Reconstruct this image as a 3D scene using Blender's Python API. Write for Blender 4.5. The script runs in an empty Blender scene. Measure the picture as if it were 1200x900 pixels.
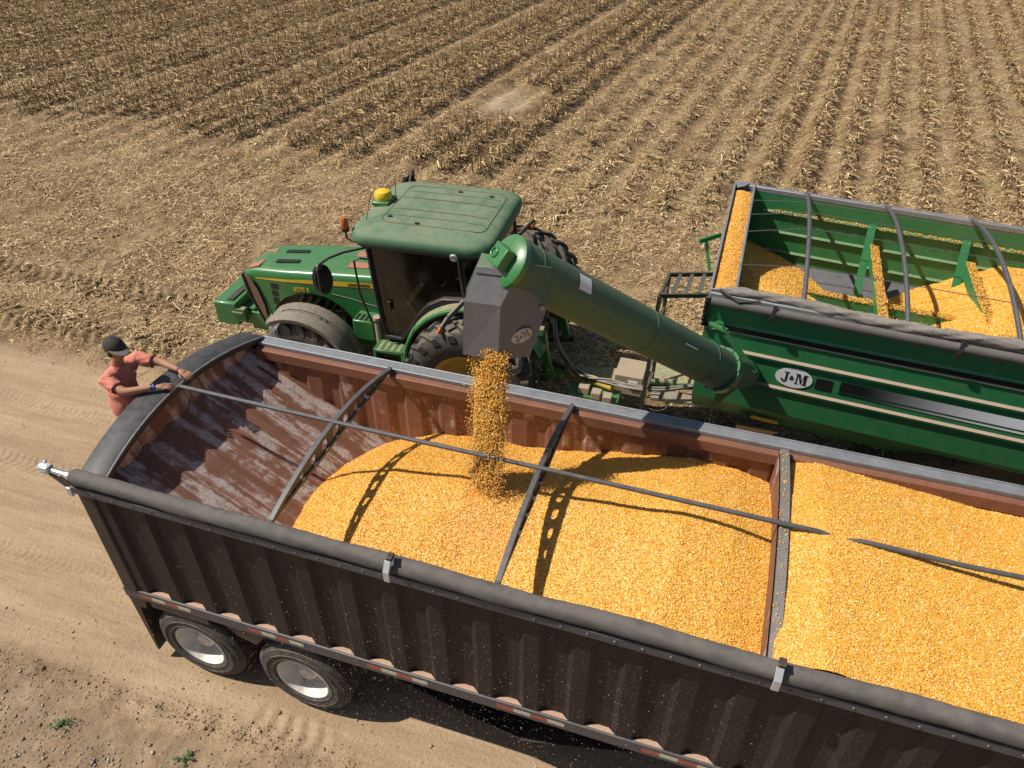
import bpy, math, random
import numpy as np
from math import sin, cos, pi, radians, sqrt, atan2
from mathutils import Vector, Matrix

S = bpy.context.scene
COL = S.collection
random.seed(7)
RNG = np.random.default_rng(7)

# ---------------------------------------------------------------- camera, sky, sun, exposure
cam_d = bpy.data.cameras.new('camera'); cam = bpy.data.objects.new('camera', cam_d); COL.objects.link(cam)
cam.location = (5.2652, -3.3132, 7.5153)
PIT, YAW, ROL = 0.6484, -0.3196, 0.0021
_F = Vector((cos(PIT)*sin(YAW), cos(PIT)*cos(YAW), -sin(PIT)))
_R = Vector((cos(YAW), -sin(YAW), 0)); _U = _R.cross(_F)
_m = Matrix((_R, _U, -_F)).transposed().to_4x4()
cam.matrix_world = Matrix.Translation(cam.location) @ _m @ Matrix.Rotation(-ROL, 4, 'Z')
cam_d.sensor_width = 36; cam_d.lens = 869.4/1200*36
cam_d.clip_start = 0.1; cam_d.clip_end = 3000
S.camera = cam
S.render.resolution_x = 1024; S.render.resolution_y = 768

SUN_D = Vector((0.73, 0.22, -1.0)).normalized()
SUN_EL = math.asin(-SUN_D.z); SUN_AZ = atan2(-SUN_D.x, -SUN_D.y)
w = bpy.data.worlds.new('World'); S.world = w; w.use_nodes = True
_nt = w.node_tree; _bg = _nt.nodes['Background']
_sky = _nt.nodes.new('ShaderNodeTexSky'); _sky.sky_type = 'NISHITA'; _sky.sun_disc = False
_sky.sun_elevation = SUN_EL; _sky.sun_rotation = SUN_AZ; _sky.air_density = 1.0; _sky.dust_density = 1.2
_nt.links.new(_sky.outputs[0], _bg.inputs[0]); _bg.inputs[1].default_value = 0.062
sun_d = bpy.data.lights.new('sun', 'SUN'); sun_d.energy = 4.8; sun_d.angle = radians(0.53); sun_d.color = (1, 0.935, 0.83)
sun = bpy.data.objects.new('sun', sun_d); COL.objects.link(sun)
sun.rotation_euler = SUN_D.to_track_quat('-Z', 'Y').to_euler(); sun.location = (-8, -3, 14)
S.view_settings.view_transform = 'Standard'; S.view_settings.look = 'None'
S.view_settings.exposure = 0.22
S.cycles.diffuse_bounces = 6; S.cycles.transmission_bounces = 12; S.view_settings.gamma = 1.0; S.view_settings.use_curve_mapping = False

# ---------------------------------------------------------------- node helpers
class N:
    def __init__(s, name):
        s.m = bpy.data.materials.new(name); s.m.use_nodes = True
        s.t = s.m.node_tree; s.b = s.t.nodes['Principled BSDF']
    def n(s, typ, **kw):
        o = s.t.nodes.new(typ)
        for k, v in kw.items(): setattr(o, k, v)
        return o
    def l(s, a, b): s.t.links.new(a, b)
    def val(s, sock, v):
        if hasattr(v, 'is_output'): s.l(v, sock)
        else:
            if isinstance(v, (tuple, list)) and len(v) == 3 and sock.type == 'RGBA': v = (*v, 1)
            sock.default_value = v
    def math(s, op, a, b=0.0, c=0.0, clamp=False):
        o = s.n('ShaderNodeMath', operation=op); o.use_clamp = clamp
        s.val(o.inputs[0], a); s.val(o.inputs[1], b); s.val(o.inputs[2], c); return o.outputs[0]
    def mix(s, f, a, b, blend='MIX'):
        o = s.n('ShaderNodeMix', data_type='RGBA', blend_type=blend)
        s.val(o.inputs[0], f); s.val(o.inputs[6], a); s.val(o.inputs[7], b); return o.outputs[2]
    def ramp(s, f, lo, hi):
        o = s.n('ShaderNodeMapRange'); o.interpolation_type = 'SMOOTHSTEP'
        s.val(o.inputs[0], f); s.val(o.inputs[1], lo); s.val(o.inputs[2], hi); return o.outputs[0]
    def cramp(s, f, stops, interp='LINEAR'):
        o = s.n('ShaderNodeValToRGB'); r = o.color_ramp; r.interpolation = interp
        while len(r.elements) < len(stops): r.elements.new(0.5)
        for e, (p, c) in zip(r.elements, stops): e.position = p; e.color = (*c, 1)
        s.l(f, o.inputs[0]); return o.outputs[0]
    def coord(s, kind='Object'):
        return s.n('ShaderNodeTexCoord').outputs[kind]
    def pos(s): return s.n('ShaderNodeNewGeometry').outputs['Position']
    def map(s, v, scale=(1, 1, 1), loc=(0, 0, 0), rot=(0, 0, 0)):
        o = s.n('ShaderNodeMapping'); s.l(v, o.inputs[0]); o.inputs[1].default_value = loc
        o.inputs[2].default_value = rot; o.inputs[3].default_value = scale; return o.outputs[0]
    def noise(s, v, scale, detail=4, rough=0.55, dist=0.0):
        o = s.n('ShaderNodeTexNoise'); s.l(v, o.inputs['Vector']); o.inputs['Scale'].default_value = scale
        o.inputs['Detail'].default_value = detail; o.inputs['Roughness'].default_value = rough
        o.inputs['Distortion'].default_value = dist; return o.outputs[0]
    def voro(s, v, scale, feature='F1', rnd=1.0):
        o = s.n('ShaderNodeTexVoronoi', feature=feature); s.l(v, o.inputs['Vector']); o.inputs['Scale'].default_value = scale
        o.inputs['Randomness'].default_value = rnd; return o
    def sep(s, v):
        o = s.n('ShaderNodeSeparateXYZ'); s.l(v, o.inputs[0]); return o.outputs
    def bump(s, h, strength=0.5, dist=0.01):
        o = s.n('ShaderNodeBump'); s.l(h, o.inputs['Height']); o.inputs['Strength'].default_value = strength
        o.inputs['Distance'].default_value = dist; s.l(o.outputs[0], s.b.inputs['Normal']); return o
    def out(s, col, rough=0.6, metal=0.0, spec=0.5):
        s.val(s.b.inputs['Base Color'], col); s.val(s.b.inputs['Roughness'], rough)
        s.val(s.b.inputs['Metallic'], metal); s.val(s.b.inputs['Specular IOR Level'], spec); return s.m

DUST = (0.36, 0.26, 0.16)
def mat(name, col, rough=0.5, metal=0.0, var=0.12, scale=5, dust=0.0, dustcol=DUST, up=0.0, bump=0.0, bscale=60, spec=0.5, coat=0.0, worn=None, wornamt=0.0):
    """paint / metal / rubber with uneven tone, settled dust (more on upward faces when up>0) and worn patches"""
    k = N(name); v = k.coord()
    n1 = k.noise(v, scale, 5, 0.6)
    dark = tuple(c*(1-var) for c in col); lite = tuple(min(1, c*(1+var)) for c in col)
    c = k.mix(n1, dark, lite)
    if worn:
        n3 = k.noise(v, scale*2.3, 6, 0.7)
        c = k.mix(k.math('MULTIPLY', k.ramp(n3, 0.62-0.2*wornamt, 0.70), 0.9), c, worn)
    r = k.math('ADD', k.math('MULTIPLY', n1, 0.25), rough-0.12)
    if dust > 0 or up > 0:
        n2 = k.noise(v, scale*3.1, 6, 0.65)
        f = k.math('MULTIPLY', k.ramp(n2, 0.25, 0.75), dust)
        if up > 0:
            nz = k.sep(k.n('ShaderNodeNewGeometry').outputs['Normal'])[2]
            f = k.math('ADD', f, k.math('MULTIPLY', k.ramp(nz, 0.35, 0.98), k.math('MULTIPLY', k.ramp(n2, 0.1, 0.7), up)), clamp=True)
        c = k.mix(f, c, dustcol)
        r = k.math('ADD', r, k.math('MULTIPLY', f, 0.35), clamp=True)
    if bump > 0: k.bump(k.noise(v, bscale, 5, 0.6), bump, 0.01)
    if coat > 0: k.b.inputs['Coat Weight'].default_value = coat; k.b.inputs['Coat Roughness'].default_value = 0.15
    return k.out(c, r, metal, spec)

M = {}
GREEN = (0.020, 0.165, 0.045)
M['green'] = mat('green_paint', GREEN, 0.33, var=0.12, dust=0.05, up=0.14, coat=0.25)
M['green_roof'] = mat('dusty_roof_green', (0.048, 0.140, 0.064), 0.6, var=0.18, dust=0.15, up=0.55, dustcol=(0.235, 0.245, 0.165), scale=1.6)
M['green_cart'] = mat('cart_green', (0.014, 0.175, 0.058), 0.4, var=0.12, dust=0.10, up=0.15, coat=0.2, scale=2)
M['green_dusty'] = mat('dusty_green', (0.03, 0.16, 0.06), 0.6, dust=0.25, up=0.7)
M['rib_green'] = mat('pale_green', (0.07, 0.21, 0.10), 0.5, dust=0.2, up=0.2)
M['auger'] = mat('auger_green', (0.045, 0.115, 0.058), 0.55, var=0.22, dust=0.22, up=0.30, dustcol=(0.17, 0.175, 0.10), scale=2.6)
M['yellow'] = mat('yellow_paint', (0.75, 0.50, 0.02), 0.4, dust=0.1)
M['yellow_dusty'] = mat('dusty_yellow', (0.60, 0.40, 0.03), 0.6, dust=0.35, up=0.3)
M['black'] = mat('black_steel', (0.018, 0.018, 0.02), 0.45, dust=0.08, up=0.25)
M['plastic'] = mat('black_plastic', (0.014, 0.015, 0.022), 0.35, dust=0.04, up=0.2)
M['rubber'] = mat('tyre_rubber', (0.030, 0.029, 0.028), 0.8, var=0.2, dust=0.30, up=0.45, dustcol=(0.24, 0.20, 0.15), bump=0.25, bscale=30)
M['rubber_dusty'] = mat('dusty_tyre_rubber', (0.05, 0.047, 0.045), 0.85, var=0.2, dust=0.55, up=0.5, dustcol=(0.26, 0.23, 0.19), bump=0.3, bscale=30)
M['fender_grey'] = mat('grey_fender', (0.13, 0.12, 0.105), 0.65, dust=0.4, up=0.45, dustcol=(0.28, 0.24, 0.18))
M['alu'] = mat('bare_aluminium', (0.62, 0.61, 0.58), 0.35, 0.85, var=0.2, dust=0.3, dustcol=(0.5, 0.42, 0.32), worn=(0.35, 0.22, 0.12), wornamt=0.05)
M['rim_white'] = mat('white_steel_wheel', (0.66, 0.65, 0.62), 0.45, 0.15, var=0.12, scale=2.6, dust=0.45, dustcol=(0.45, 0.36, 0.26), worn=(0.32, 0.20, 0.11), wornamt=0.45)  # real stain and dust, strengthened to make the rims look dimly lit
M['galv'] = mat('galvanised_rail', (0.22, 0.235, 0.26), 0.5, 0.35, var=0.35, scale=9, dust=0.25, dustcol=(0.42, 0.38, 0.33), bump=0.1, bscale=25)
M['capmat'] = mat('dark_cap_steel', (0.032, 0.034, 0.040), 0.45, 0.2, var=0.4, scale=4, dust=0.12, up=0.20, dustcol=(0.17, 0.155, 0.145))
M['steel'] = mat('grey_steel', (0.095, 0.10, 0.115), 0.48, 0.45, var=0.25, dust=0.15, up=0.22, dustcol=(0.24, 0.215, 0.18))
M['steel_pale'] = mat('weathered_flange', (0.22, 0.225, 0.235), 0.5, 0.4, var=0.3, scale=8, dust=0.25, up=0.2)
M['spout'] = mat('spout_grey', (0.145, 0.145, 0.146), 0.5, 0.2, var=0.16, scale=7, dust=0.12, up=0.5, dustcol=(0.32, 0.31, 0.30))
M['tarp'] = mat('rolled_tarp', (0.075, 0.070, 0.067), 0.75, var=0.15, scale=3, dust=0.2, up=0.35, dustcol=(0.20, 0.175, 0.15), bump=0.6, bscale=9)
M['tarp_tan'] = mat('tan_tarp', (0.155, 0.145, 0.135), 0.8, var=0.22, scale=5, dust=0.3, up=0.3, dustcol=(0.34, 0.30, 0.25), bump=0.5, bscale=16)
M['white'] = mat('white_paint', (0.78, 0.78, 0.76), 0.5, var=0.05, dust=0.06)
M['offwhite_steel'] = mat('pale_steel', (0.55, 0.58, 0.60), 0.4, 0.4, var=0.2, dust=0.1)
M['red'] = mat('red_tape', (0.36, 0.05, 0.03), 0.45, dust=0.45)
M['white_tape'] = mat('white_tape', (0.56, 0.53, 0.42), 0.45, dust=0.45)
M['orange'] = mat('orange_lens', (0.50, 0.11, 0.03), 0.3, dust=0.2)
M['screen'] = mat('chaff_clogged_screen', (0.16, 0.085, 0.055), 0.8, var=0.4, scale=14, bump=0.6, bscale=120)
M['chaffpatch'] = mat('reddish_chaff', (0.38, 0.16, 0.10), 0.95, var=0.3, scale=40, bump=0.6, bscale=200)
M['hose'] = mat('grey_hose', (0.20, 0.195, 0.185), 0.5, dust=0.2, up=0.3)
M['beige'] = mat('dust_covered_plate', (0.34, 0.27, 0.20), 0.8, var=0.2, dust=0.3)
M['decal_grey'] = mat('silver_decal', (0.42, 0.43, 0.46), 0.35, 0.2, var=0.06)
M['black_decal'] = mat('black_decal', (0.010, 0.010, 0.011), 0.4, dust=0.03)
M['dustledge'] = mat('chaff_covered_ledge', (0.42, 0.27, 0.19), 0.95, var=0.25, scale=25, bump=0.4, bscale=90)
M['mirror'] = mat('mirror_glass', (0.5, 0.55, 0.6), 0.08, 1.0, var=0.02)
M['lens'] = mat('clear_lamp_lens', (0.55, 0.56, 0.58), 0.15, 0.3)
M['cushion'] = mat('dark_seat_fabric', (0.03, 0.03, 0.028), 0.9)
M['skin'] = mat('skin', (0.40, 0.20, 0.12), 0.62, var=0.18, scale=14, bump=0.15, bscale=70, spec=0.3)
M['shirt'] = mat('coral_tshirt', (0.62, 0.215, 0.155), 0.9, var=0.16, scale=5, bump=0.35, bscale=16)
M['jeans'] = mat('blue_jeans', (0.06, 0.09, 0.16), 0.9, bump=0.4, bscale=30)
M['cap_cloth'] = mat('dark_cap_cloth', (0.035, 0.033, 0.026), 0.85, var=0.3, scale=25, bump=0.3, bscale=120)
M['brim_sunlit'] = mat('sunlit_brim_cloth', (0.12, 0.11, 0.095), 0.85, var=0.2, scale=30)  # brim paler than the cap: sunlight put into the cloth colour
M['hair'] = mat('dark_hair', (0.012, 0.010, 0.009), 0.6)
M['blue'] = mat('blue_band', (0.03, 0.08, 0.42), 0.5)
M['boot'] = mat('brown_boot', (0.08, 0.05, 0.03), 0.7)
M['eye'] = mat('eye', (0.05, 0.04, 0.035), 0.3)
M['lip'] = mat('lips', (0.33, 0.13, 0.10), 0.5)
M['stone'] = mat('pale_stone', (0.32, 0.27, 0.22), 0.9, var=0.45, scale=1.2)
M['weed'] = mat('weed_leaf', (0.06, 0.12, 0.03), 0.6, var=0.4, scale=30)

def m_glass():
    k = N('tinted_dusty_glass'); v = k.coord(); n = k.noise(v, 4, 5, 0.6)
    k.val(k.b.inputs['Alpha'], k.math('ADD', k.math('MULTIPLY', n, 0.12), 0.90))
    return k.out(k.mix(k.ramp(n, 0.3, 0.8), (0.008, 0.007, 0.006), (0.034, 0.026, 0.018)), 0.12, 0, 0.5)
M['glass'] = m_glass()

def m_corn():
    k = N('corn_kernels'); v = k.pos()
    vo = k.voro(v, 108)
    cr = k.cramp(k.sep(vo.outputs['Color'])[0], [(0.0, (0.48, 0.205, 0.024)), (0.12, (0.65, 0.305, 0.034)), (0.45, (0.73, 0.375, 0.046)), (0.80, (0.78, 0.445, 0.076)), (0.93, (0.83, 0.58, 0.21)), (1.0, (0.86, 0.73, 0.46))])
    big = k.noise(v, 1.3, 4, 0.6)
    c = k.mix(k.math('MULTIPLY', k.ramp(big, 0.45, 0.75), 0.22), cr, (0.62, 0.27, 0.03))
    sp = k.sep(v); dx = k.math('DIVIDE', k.math('SUBTRACT', sp[0], 3.62), 0.62); dy = k.math('DIVIDE', k.math('SUBTRACT', sp[1], 0.95), 0.60)
    dd = k.math('ADD', k.math('SQRT', k.math('ADD', k.math('MULTIPLY', dx, dx), k.math('MULTIPLY', dy, dy))), k.math('MULTIPLY', k.math('SUBTRACT', k.noise(v, 5, 5, 0.65), 0.5), 1.0))
    c = k.mix(k.math('MULTIPLY', k.ramp(dd, 1.0, 0.15), k.math('MULTIPLY', k.ramp(k.noise(v, 70, 3, 0.6), 0.40, 0.62), 0.55)), c, (0.52, 0.20, 0.085))
    h = k.math('SUBTRACT', 1.0, k.math('MULTIPLY', vo.outputs['Distance'], 1.0))
    h2 = k.math('ADD', h, k.math('MULTIPLY', k.sep(vo.outputs['Color'])[1], 0.8))
    k.bump(h2, 0.5, 0.009)
    return k.out(c, 0.42, 0, 0.45)
M['corn'] = m_corn()
def m_attr(name, rough=0.5, spec=0.4, trans=0.0):
    k = N(name); a = k.n('ShaderNodeAttribute'); a.attribute_name = 'tone'
    return k.out(a.outputs['Color'], rough, 0, spec)
def m_kernel():
    k = N('falling_kernels'); a = k.n('ShaderNodeAttribute'); a.attribute_name = 'tone'; k.out(a.outputs['Color'], 0.42, 0, 0.45)
    tr = k.n('ShaderNodeBsdfTranslucent'); k.l(a.outputs['Color'], tr.inputs[0]); mx = k.n('ShaderNodeMixShader'); mx.inputs[0].default_value = 0.22
    k.l(k.b.outputs[0], mx.inputs[1]); k.l(tr.outputs[0], mx.inputs[2]); k.l(mx.outputs[0], k.t.nodes['Material Output'].inputs[0]); return k.m
M['falling'] = m_kernel()
M['kernel'] = m_attr('loose_kernels', 0.45, 0.35)
M['straw'] = m_attr('dry_straw', 0.75, 0.25)
M['pebble'] = m_attr('gravel_tones', 0.9, 0.2)

def m_rust(name, stretch, pale_amt, ridge=False):
    k = N(name); v = k.coord()
    n1 = k.noise(k.map(v, stretch), 1.6, 6, 0.65, 0.6)
    n2 = k.noise(v, 5.0, 6, 0.7)
    n3 = k.noise(v, 45, 3, 0.6)
    c = k.mix(n2, (0.105, 0.050, 0.032), (0.250, 0.128, 0.080))
    pale = k.mix(n2, (0.37, 0.325, 0.295), (0.50, 0.475, 0.455))
    f = k.ramp(k.math('ADD', n1, k.math('MULTIPLY', k.math('SUBTRACT', n2, 0.5), 0.6)), 0.68-pale_amt, 0.80-pale_amt)
    c = k.mix(f, c, pale)
    if ridge:
        yy = k.math('FRACT', k.math('DIVIDE', k.math('ADD', k.sep(k.pos())[1], k.math('MULTIPLY', k.math('SUBTRACT', n2, 0.5), 0.06)), 0.345))
        line = k.math('MULTIPLY', k.ramp(yy, 0.06, 0.13), k.ramp(yy, 0.26, 0.16)); c = k.mix(k.math('MULTIPLY', line, k.math('MULTIPLY', k.ramp(n1, 0.3, 0.6), 0.75)), c, (0.30, 0.11, 0.065))
    speck = k.ramp(k.math('ADD', n3, k.math('MULTIPLY', n1, 0.3)), 0.62, 0.80)
    c = k.mix(k.math('MULTIPLY', speck, 0.6), c, (0.33, 0.10, 0.055))
    k.bump(n3, 0.15, 0.004)
    return k.out(c, 0.6, k.math('MULTIPLY', f, 0.15), 0.4)
M['rust_slope'] = m_rust('rusty_worn_slope', (0.28, 4.2, 0.28), 0.22, True)
M['rust_wall'] = m_rust('rusty_wall', (3.0, 1, 0.40), 0.12)
M['rust_lip'] = m_rust('rusty_lip', (0.7, 1, 1), -0.05)

def m_side():
    k = N('brown_black_trailer_side'); v = k.pos(); s = k.sep(v)
    n1 = k.noise(k.map(v, (2.2, 1, 0.35)), 1.5, 5, 0.6)
    vs = k.voro(v, 85); n2 = k.math('MULTIPLY', k.ramp(vs.outputs['Distance'], 0.30, 0.18), k.ramp(k.sep(vs.outputs['Color'])[0], 0.70, 0.74))
    c = k.mix(n1, (0.014, 0.0115, 0.012), (0.029, 0.0225, 0.0215))
    mid = k.math('MULTIPLY', k.ramp(s[0], 0.3, 4.0), k.ramp(s[0], 9.0, 5.5))
    sp = k.math('MULTIPLY', n2, k.math('ADD', k.math('MULTIPLY', mid, 0.8), 0.10))
    c = k.mix(sp, c, (0.36, 0.24, 0.17))
    c = k.mix(k.math('MULTIPLY', k.ramp(k.noise(v, 2.0, 5, 0.6), 0.4, 0.7), 0.05), c, (0.16, 0.11, 0.085))
    return k.out(c, 0.55, 0, 0.3)
M['side'] = m_side()

def m_ground():
    k = N('field_and_dirt_road'); v = k.pos(); s = k.sep(v); x, y = s[0], s[1]
    nE = k.noise(v, 0.9, 5, 0.6)
    ye = k.math('ADD', y, k.math('MULTIPLY', k.math('SUBTRACT', nE, 0.5), 1.3))
    road = k.math('MULTIPLY', k.ramp(ye, 4.75, 4.05), k.ramp(ye, -0.75, -0.35))
    verge = k.ramp(ye, -0.35, -0.85)
    n1 = k.noise(v, 2.2, 8, 0.68); n2 = k.noise(v, 22, 5, 0.65); n3 = k.noise(v, 90, 3, 0.6)
    streak = k.noise(k.map(v, (0.22, 2.0, 1)), 1.5, 7, 0.66, 0.5)
    fine = k.noise(k.map(v, (0.8, 9, 1)), 3.0, 5, 0.65, 0.4)
    # road: pale powdery dirt with lengthwise wheel streaks
    rc = k.mix(k.ramp(streak, 0.3, 0.7), (0.330, 0.226, 0.138), (0.455, 0.332, 0.212))
    rc = k.mix(k.math('MULTIPLY', k.ramp(fine, 0.48, 0.68), 0.35), rc, (0.25, 0.17, 0.105))
    rc = k.mix(k.math('MULTIPLY', k.ramp(n2, 0.5, 0.8), 0.35), rc, (0.24, 0.165, 0.10))
    rc = k.mix(k.math('MULTIPLY', k.ramp(n3, 0.50, 0.72), 0.30), rc, (0.22, 0.155, 0.10))
    rc = k.mix(k.math('MULTIPLY', k.ramp(k.noise(v, 48, 4, 0.7), 0.52, 0.75), 0.28), rc, (0.50, 0.40, 0.29))
    vc = k.mix(k.ramp(n1, 0.35, 0.68), (0.215, 0.148, 0.092), (0.36, 0.262, 0.172))
    vc = k.mix(k.math('MULTIPLY', k.ramp(n2, 0.45, 0.7), 0.5), vc, (0.17, 0.115, 0.075))
    # field: brown soil under shredded husk
    vc = k.mix(k.math('MULTIPLY', k.ramp(n3, 0.48, 0.70), 0.45), vc, (0.40, 0.30, 0.205))
    soil = k.mix(k.ramp(n1, 0.3, 0.7), (0.110, 0.069, 0.036), (0.250, 0.166, 0.090))
    vor = k.voro(k.map(v, (30, 62, 40), rot=(0, 0, 0.6)), 1.0)
    husk = k.mix(k.sep(vor.outputs['Color'])[0], (0.20, 0.125, 0.060), (0.56, 0.425, 0.245))
    cover = k.ramp(k.math('ADD', n2, k.math('MULTIPLY', k.math('SUBTRACT', k.noise(v, 0.55, 4, 0.6), 0.5), 0.7)), 0.44, 0.60)
    fc = k.mix(k.math('MULTIPLY', cover, 0.72), soil, husk)
    # bare pale patch
    px = k.math('DIVIDE', k.math("ADD", x, 2.93), 0.95); py = k.math('DIVIDE', k.math("SUBTRACT", y, 20.9), 1.7)
    rr = k.math('ADD', k.math('SQRT', k.math('ADD', k.math('MULTIPLY', px, px), k.math('MULTIPLY', py, py))), k.math('MULTIPLY', k.math('SUBTRACT', k.noise(v, 1.4, 5, 0.65), 0.5), 1.4))
    fc = k.mix(k.math('MULTIPLY', k.ramp(rr, 0.95, 0.5), 0.6), fc, (0.42, 0.335, 0.23))
    c = k.mix(road, fc, rc); c = k.mix(verge, c, vc)
    hgt = k.math('ADD', k.math('MULTIPLY', n2, 0.7), k.math('MULTIPLY', n3, 0.35))
    k.bump(hgt, 0.75, 0.035)
    return k.out(c, 0.95, 0, 0.15)
M['ground'] = m_ground()

# ---------------------------------------------------------------- mesh helpers
ORG = {}
class MB:
    def __init__(s): s.v = []; s.f = []
    def add(s, vs, fs):
        o = len(s.v); s.v += [tuple(map(float, p)) for p in vs]; s.f += [tuple(i+o for i in f) for f in fs]; return s
    def box(s, c, d, R=None):
        hx, hy, hz = d[0]/2, d[1]/2, d[2]/2
        P = [Vector((a*hx, b*hy, e*hz)) for a in (-1, 1) for b in (-1, 1) for e in (-1, 1)]
        if R is not None: P = [R @ p for p in P]
        c = Vector(c)
        return s.add([c+p for p in P], [(0, 1, 3, 2), (4, 6, 7, 5), (0, 4, 5, 1), (2, 3, 7, 6), (0, 2, 6, 4), (1, 5, 7, 3)])
    def bar(s, p, q, w, h=None, up=(0, 0, 1)):
        p, q = Vector(p), Vector(q); h = h or w; d = (q-p); L = d.length; d.normalize()
        up = Vector(up); sd = d.cross(up)
        if sd.length < 1e-4: sd = d.cross(Vector((1, 0, 0)))
        sd.normalize(); u = sd.cross(d)
        R = Matrix((d, sd, u)).transposed()
        return s.box((p+q)/2, (L, w, h), R)
    def tube(s, pts, r, n=10, caps=True):
        pts = [Vector(p) for p in pts]; m = len(pts); rs = r if isinstance(r, (list, tuple)) else [r]*m
        t0 = (pts[1]-pts[0]).normalized(); a = t0.orthogonal().normalized(); V = []
        for i, p in enumerate(pts):
            t = (pts[min(i+1, m-1)]-pts[max(i-1, 0)]).normalized()
            a = (a-t*a.dot(t)).normalized(); b = t.cross(a)
            for k in range(n):
                g = 2*pi*k/n; V.append(p+(a*cos(g)+b*sin(g))*rs[i])
        F_ = [(i*n+k, i*n+(k+1) % n, (i+1)*n+(k+1) % n, (i+1)*n+k) for i in range(m-1) for k in range(n)]
        if caps: F_ += [tuple(reversed(range(n))), tuple(range((m-1)*n, m*n))]
        return s.add(V, F_)
    def lathe(s, prof, c, axis, n=32, closed=False):
        """prof = [(radius, offset along axis)]"""
        c = Vector(c); ax = Vector(axis).normalized(); a = ax.orthogonal().normalized(); b = ax.cross(a); V = []
        for (r, h) in prof:
            for k in range(n):
                g = 2*pi*k/n; V.append(c+ax*h+(a*cos(g)+b*sin(g))*r)
        m = len(prof); rng = range(m if closed else m-1)
        F_ = [(i*n+k, i*n+(k+1) % n, ((i+1) % m)*n+(k+1) % n, ((i+1) % m)*n+k) for i in rng for k in range(n)]
        return s.add(V, F_)
    def prism(s, poly, ext):
        e = Vector(ext); n = len(poly); P = [Vector(p) for p in poly]
        return s.add(P+[p+e for p in P], [tuple(reversed(range(n))), tuple(range(n, 2*n))]+[(i, (i+1) % n, (i+1) % n+n, i+n) for i in range(n)])
    def grid(s, rows):
        m, n = len(rows), len(rows[0])
        return s.add([p for r in rows for p in r], [(i*n+j, i*n+j+1, (i+1)*n+j+1, (i+1)*n+j) for i in range(m-1) for j in range(n-1)])
    def build(s, name, material, parent=None, label=None, smooth=35, bevel=0, solid=0, sub=0):
        A = np.array(s.v); c = (A.min(0)+A.max(0))/2
        po = ORG.get(parent.name, np.zeros(3)) if parent else np.zeros(3)
        me = bpy.data.meshes.new(name); me.from_pydata((A-c).tolist(), [], s.f)
        me.materials.append(material)
        me.update()
        import bmesh
        bm = bmesh.new(); bm.from_mesh(me); bmesh.ops.recalc_face_normals(bm, faces=bm.faces); bm.to_mesh(me); bm.free()
        if smooth:
            me.polygons.foreach_set('use_smooth', [True]*len(me.polygons)); me.set_sharp_from_angle(angle=radians(smooth))
        o = bpy.data.objects.new(name, me); COL.objects.link(o)
        if parent: o.parent = parent
        o.location = Vector(c-po); ORG[o.name] = c
        if solid: md = o.modifiers.new('thickness', 'SOLIDIFY'); md.thickness = solid; md.offset = 0
        if bevel:
            md = o.modifiers.new('bevel', 'BEVEL'); md.width = bevel; md.segments = 2; md.limit_method = 'ANGLE'; md.angle_limit = radians(40)
            md.harden_normals = False
        if sub: md = o.modifiers.new('sub', 'SUBSURF'); md.levels = sub; md.render_levels = sub
        if label: o['label'] = label
        return o

def thing(name, label, cat, loc=(0, 0, 0), rz=0.0, local=False):
    o = bpy.data.objects.new(name, None); COL.objects.link(o); o.location = loc; o.rotation_euler = (0, 0, rz)
    o.empty_display_size = 0.2
    o['label'] = label; o['category'] = cat
    ORG[o.name] = np.zeros(3) if local else np.array(loc, float)
    return o
def tag(o, label=None, cat=None, group=None, kind=None):
    for k_, v_ in (('label', label), ('category', cat), ('group', group), ('kind', kind)):
        if v_: o[k_] = v_
    return o

def npmesh(name, V, Fq, material, tone=None, smooth=False, parent=None):
    """V (n,3), Fq (m,4) numpy -> object; tone (n,3) per-vertex colour"""
    me = bpy.data.meshes.new(name); V = np.ascontiguousarray(V, np.float32); Fq = np.ascontiguousarray(Fq, np.int32)
    k = Fq.shape[1]
    me.vertices.add(len(V)); me.vertices.foreach_set('co', V.ravel())
    me.loops.add(Fq.size); me.loops.foreach_set('vertex_index', Fq.ravel())
    me.polygons.add(len(Fq)); me.polygons.foreach_set('loop_start', np.arange(0, Fq.size, k, dtype=np.int32))
    if smooth: me.polygons.foreach_set('use_smooth', np.ones(len(Fq), bool))
    me.update(calc_edges=True)
    if tone is not None:
        a = me.color_attributes.new('tone', 'FLOAT_COLOR', 'POINT')
        a.data.foreach_set('color', np.concatenate([tone, np.ones((len(tone), 1))], 1).astype(np.float32).ravel())
    me.materials.append(material)
    o = bpy.data.objects.new(name, me); COL.objects.link(o)
    if parent:
        o.parent = parent; o.location = -Vector(ORG[parent.name])
    return o

def text_mesh(txt, size, bold=0.0):
    cu = bpy.data.curves.new('lettering', 'FONT'); cu.body = txt; cu.size = size; cu.align_x = 'CENTER'; cu.align_y = 'CENTER'
    cu.extrude = 0.002; cu.offset = bold; cu.resolution_u = 3
    o = bpy.data.objects.new('lettering', cu); COL.objects.link(o)
    dg = bpy.context.evaluated_depsgraph_get(); dg.update()
    me = o.evaluated_get(dg).to_mesh()
    V = [v.co.copy() for v in me.vertices]; Fc = [tuple(p.vertices) for p in me.polygons]
    o.evaluated_get(dg).to_mesh_clear(); bpy.data.objects.remove(o); bpy.data.curves.remove(cu)
    return V, Fc
def lettering(mb, txt, size, origin, xd, yd, bold=0.0, sx=1.0):
    V, Fc = text_mesh(txt, size, bold); xd = Vector(xd).normalized(); yd = Vector(yd).normalized(); nd = xd.cross(yd); o = Vector(origin)
    return mb.add([o+xd*v.x*sx+yd*v.y+nd*v.z for v in V], Fc)

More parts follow.
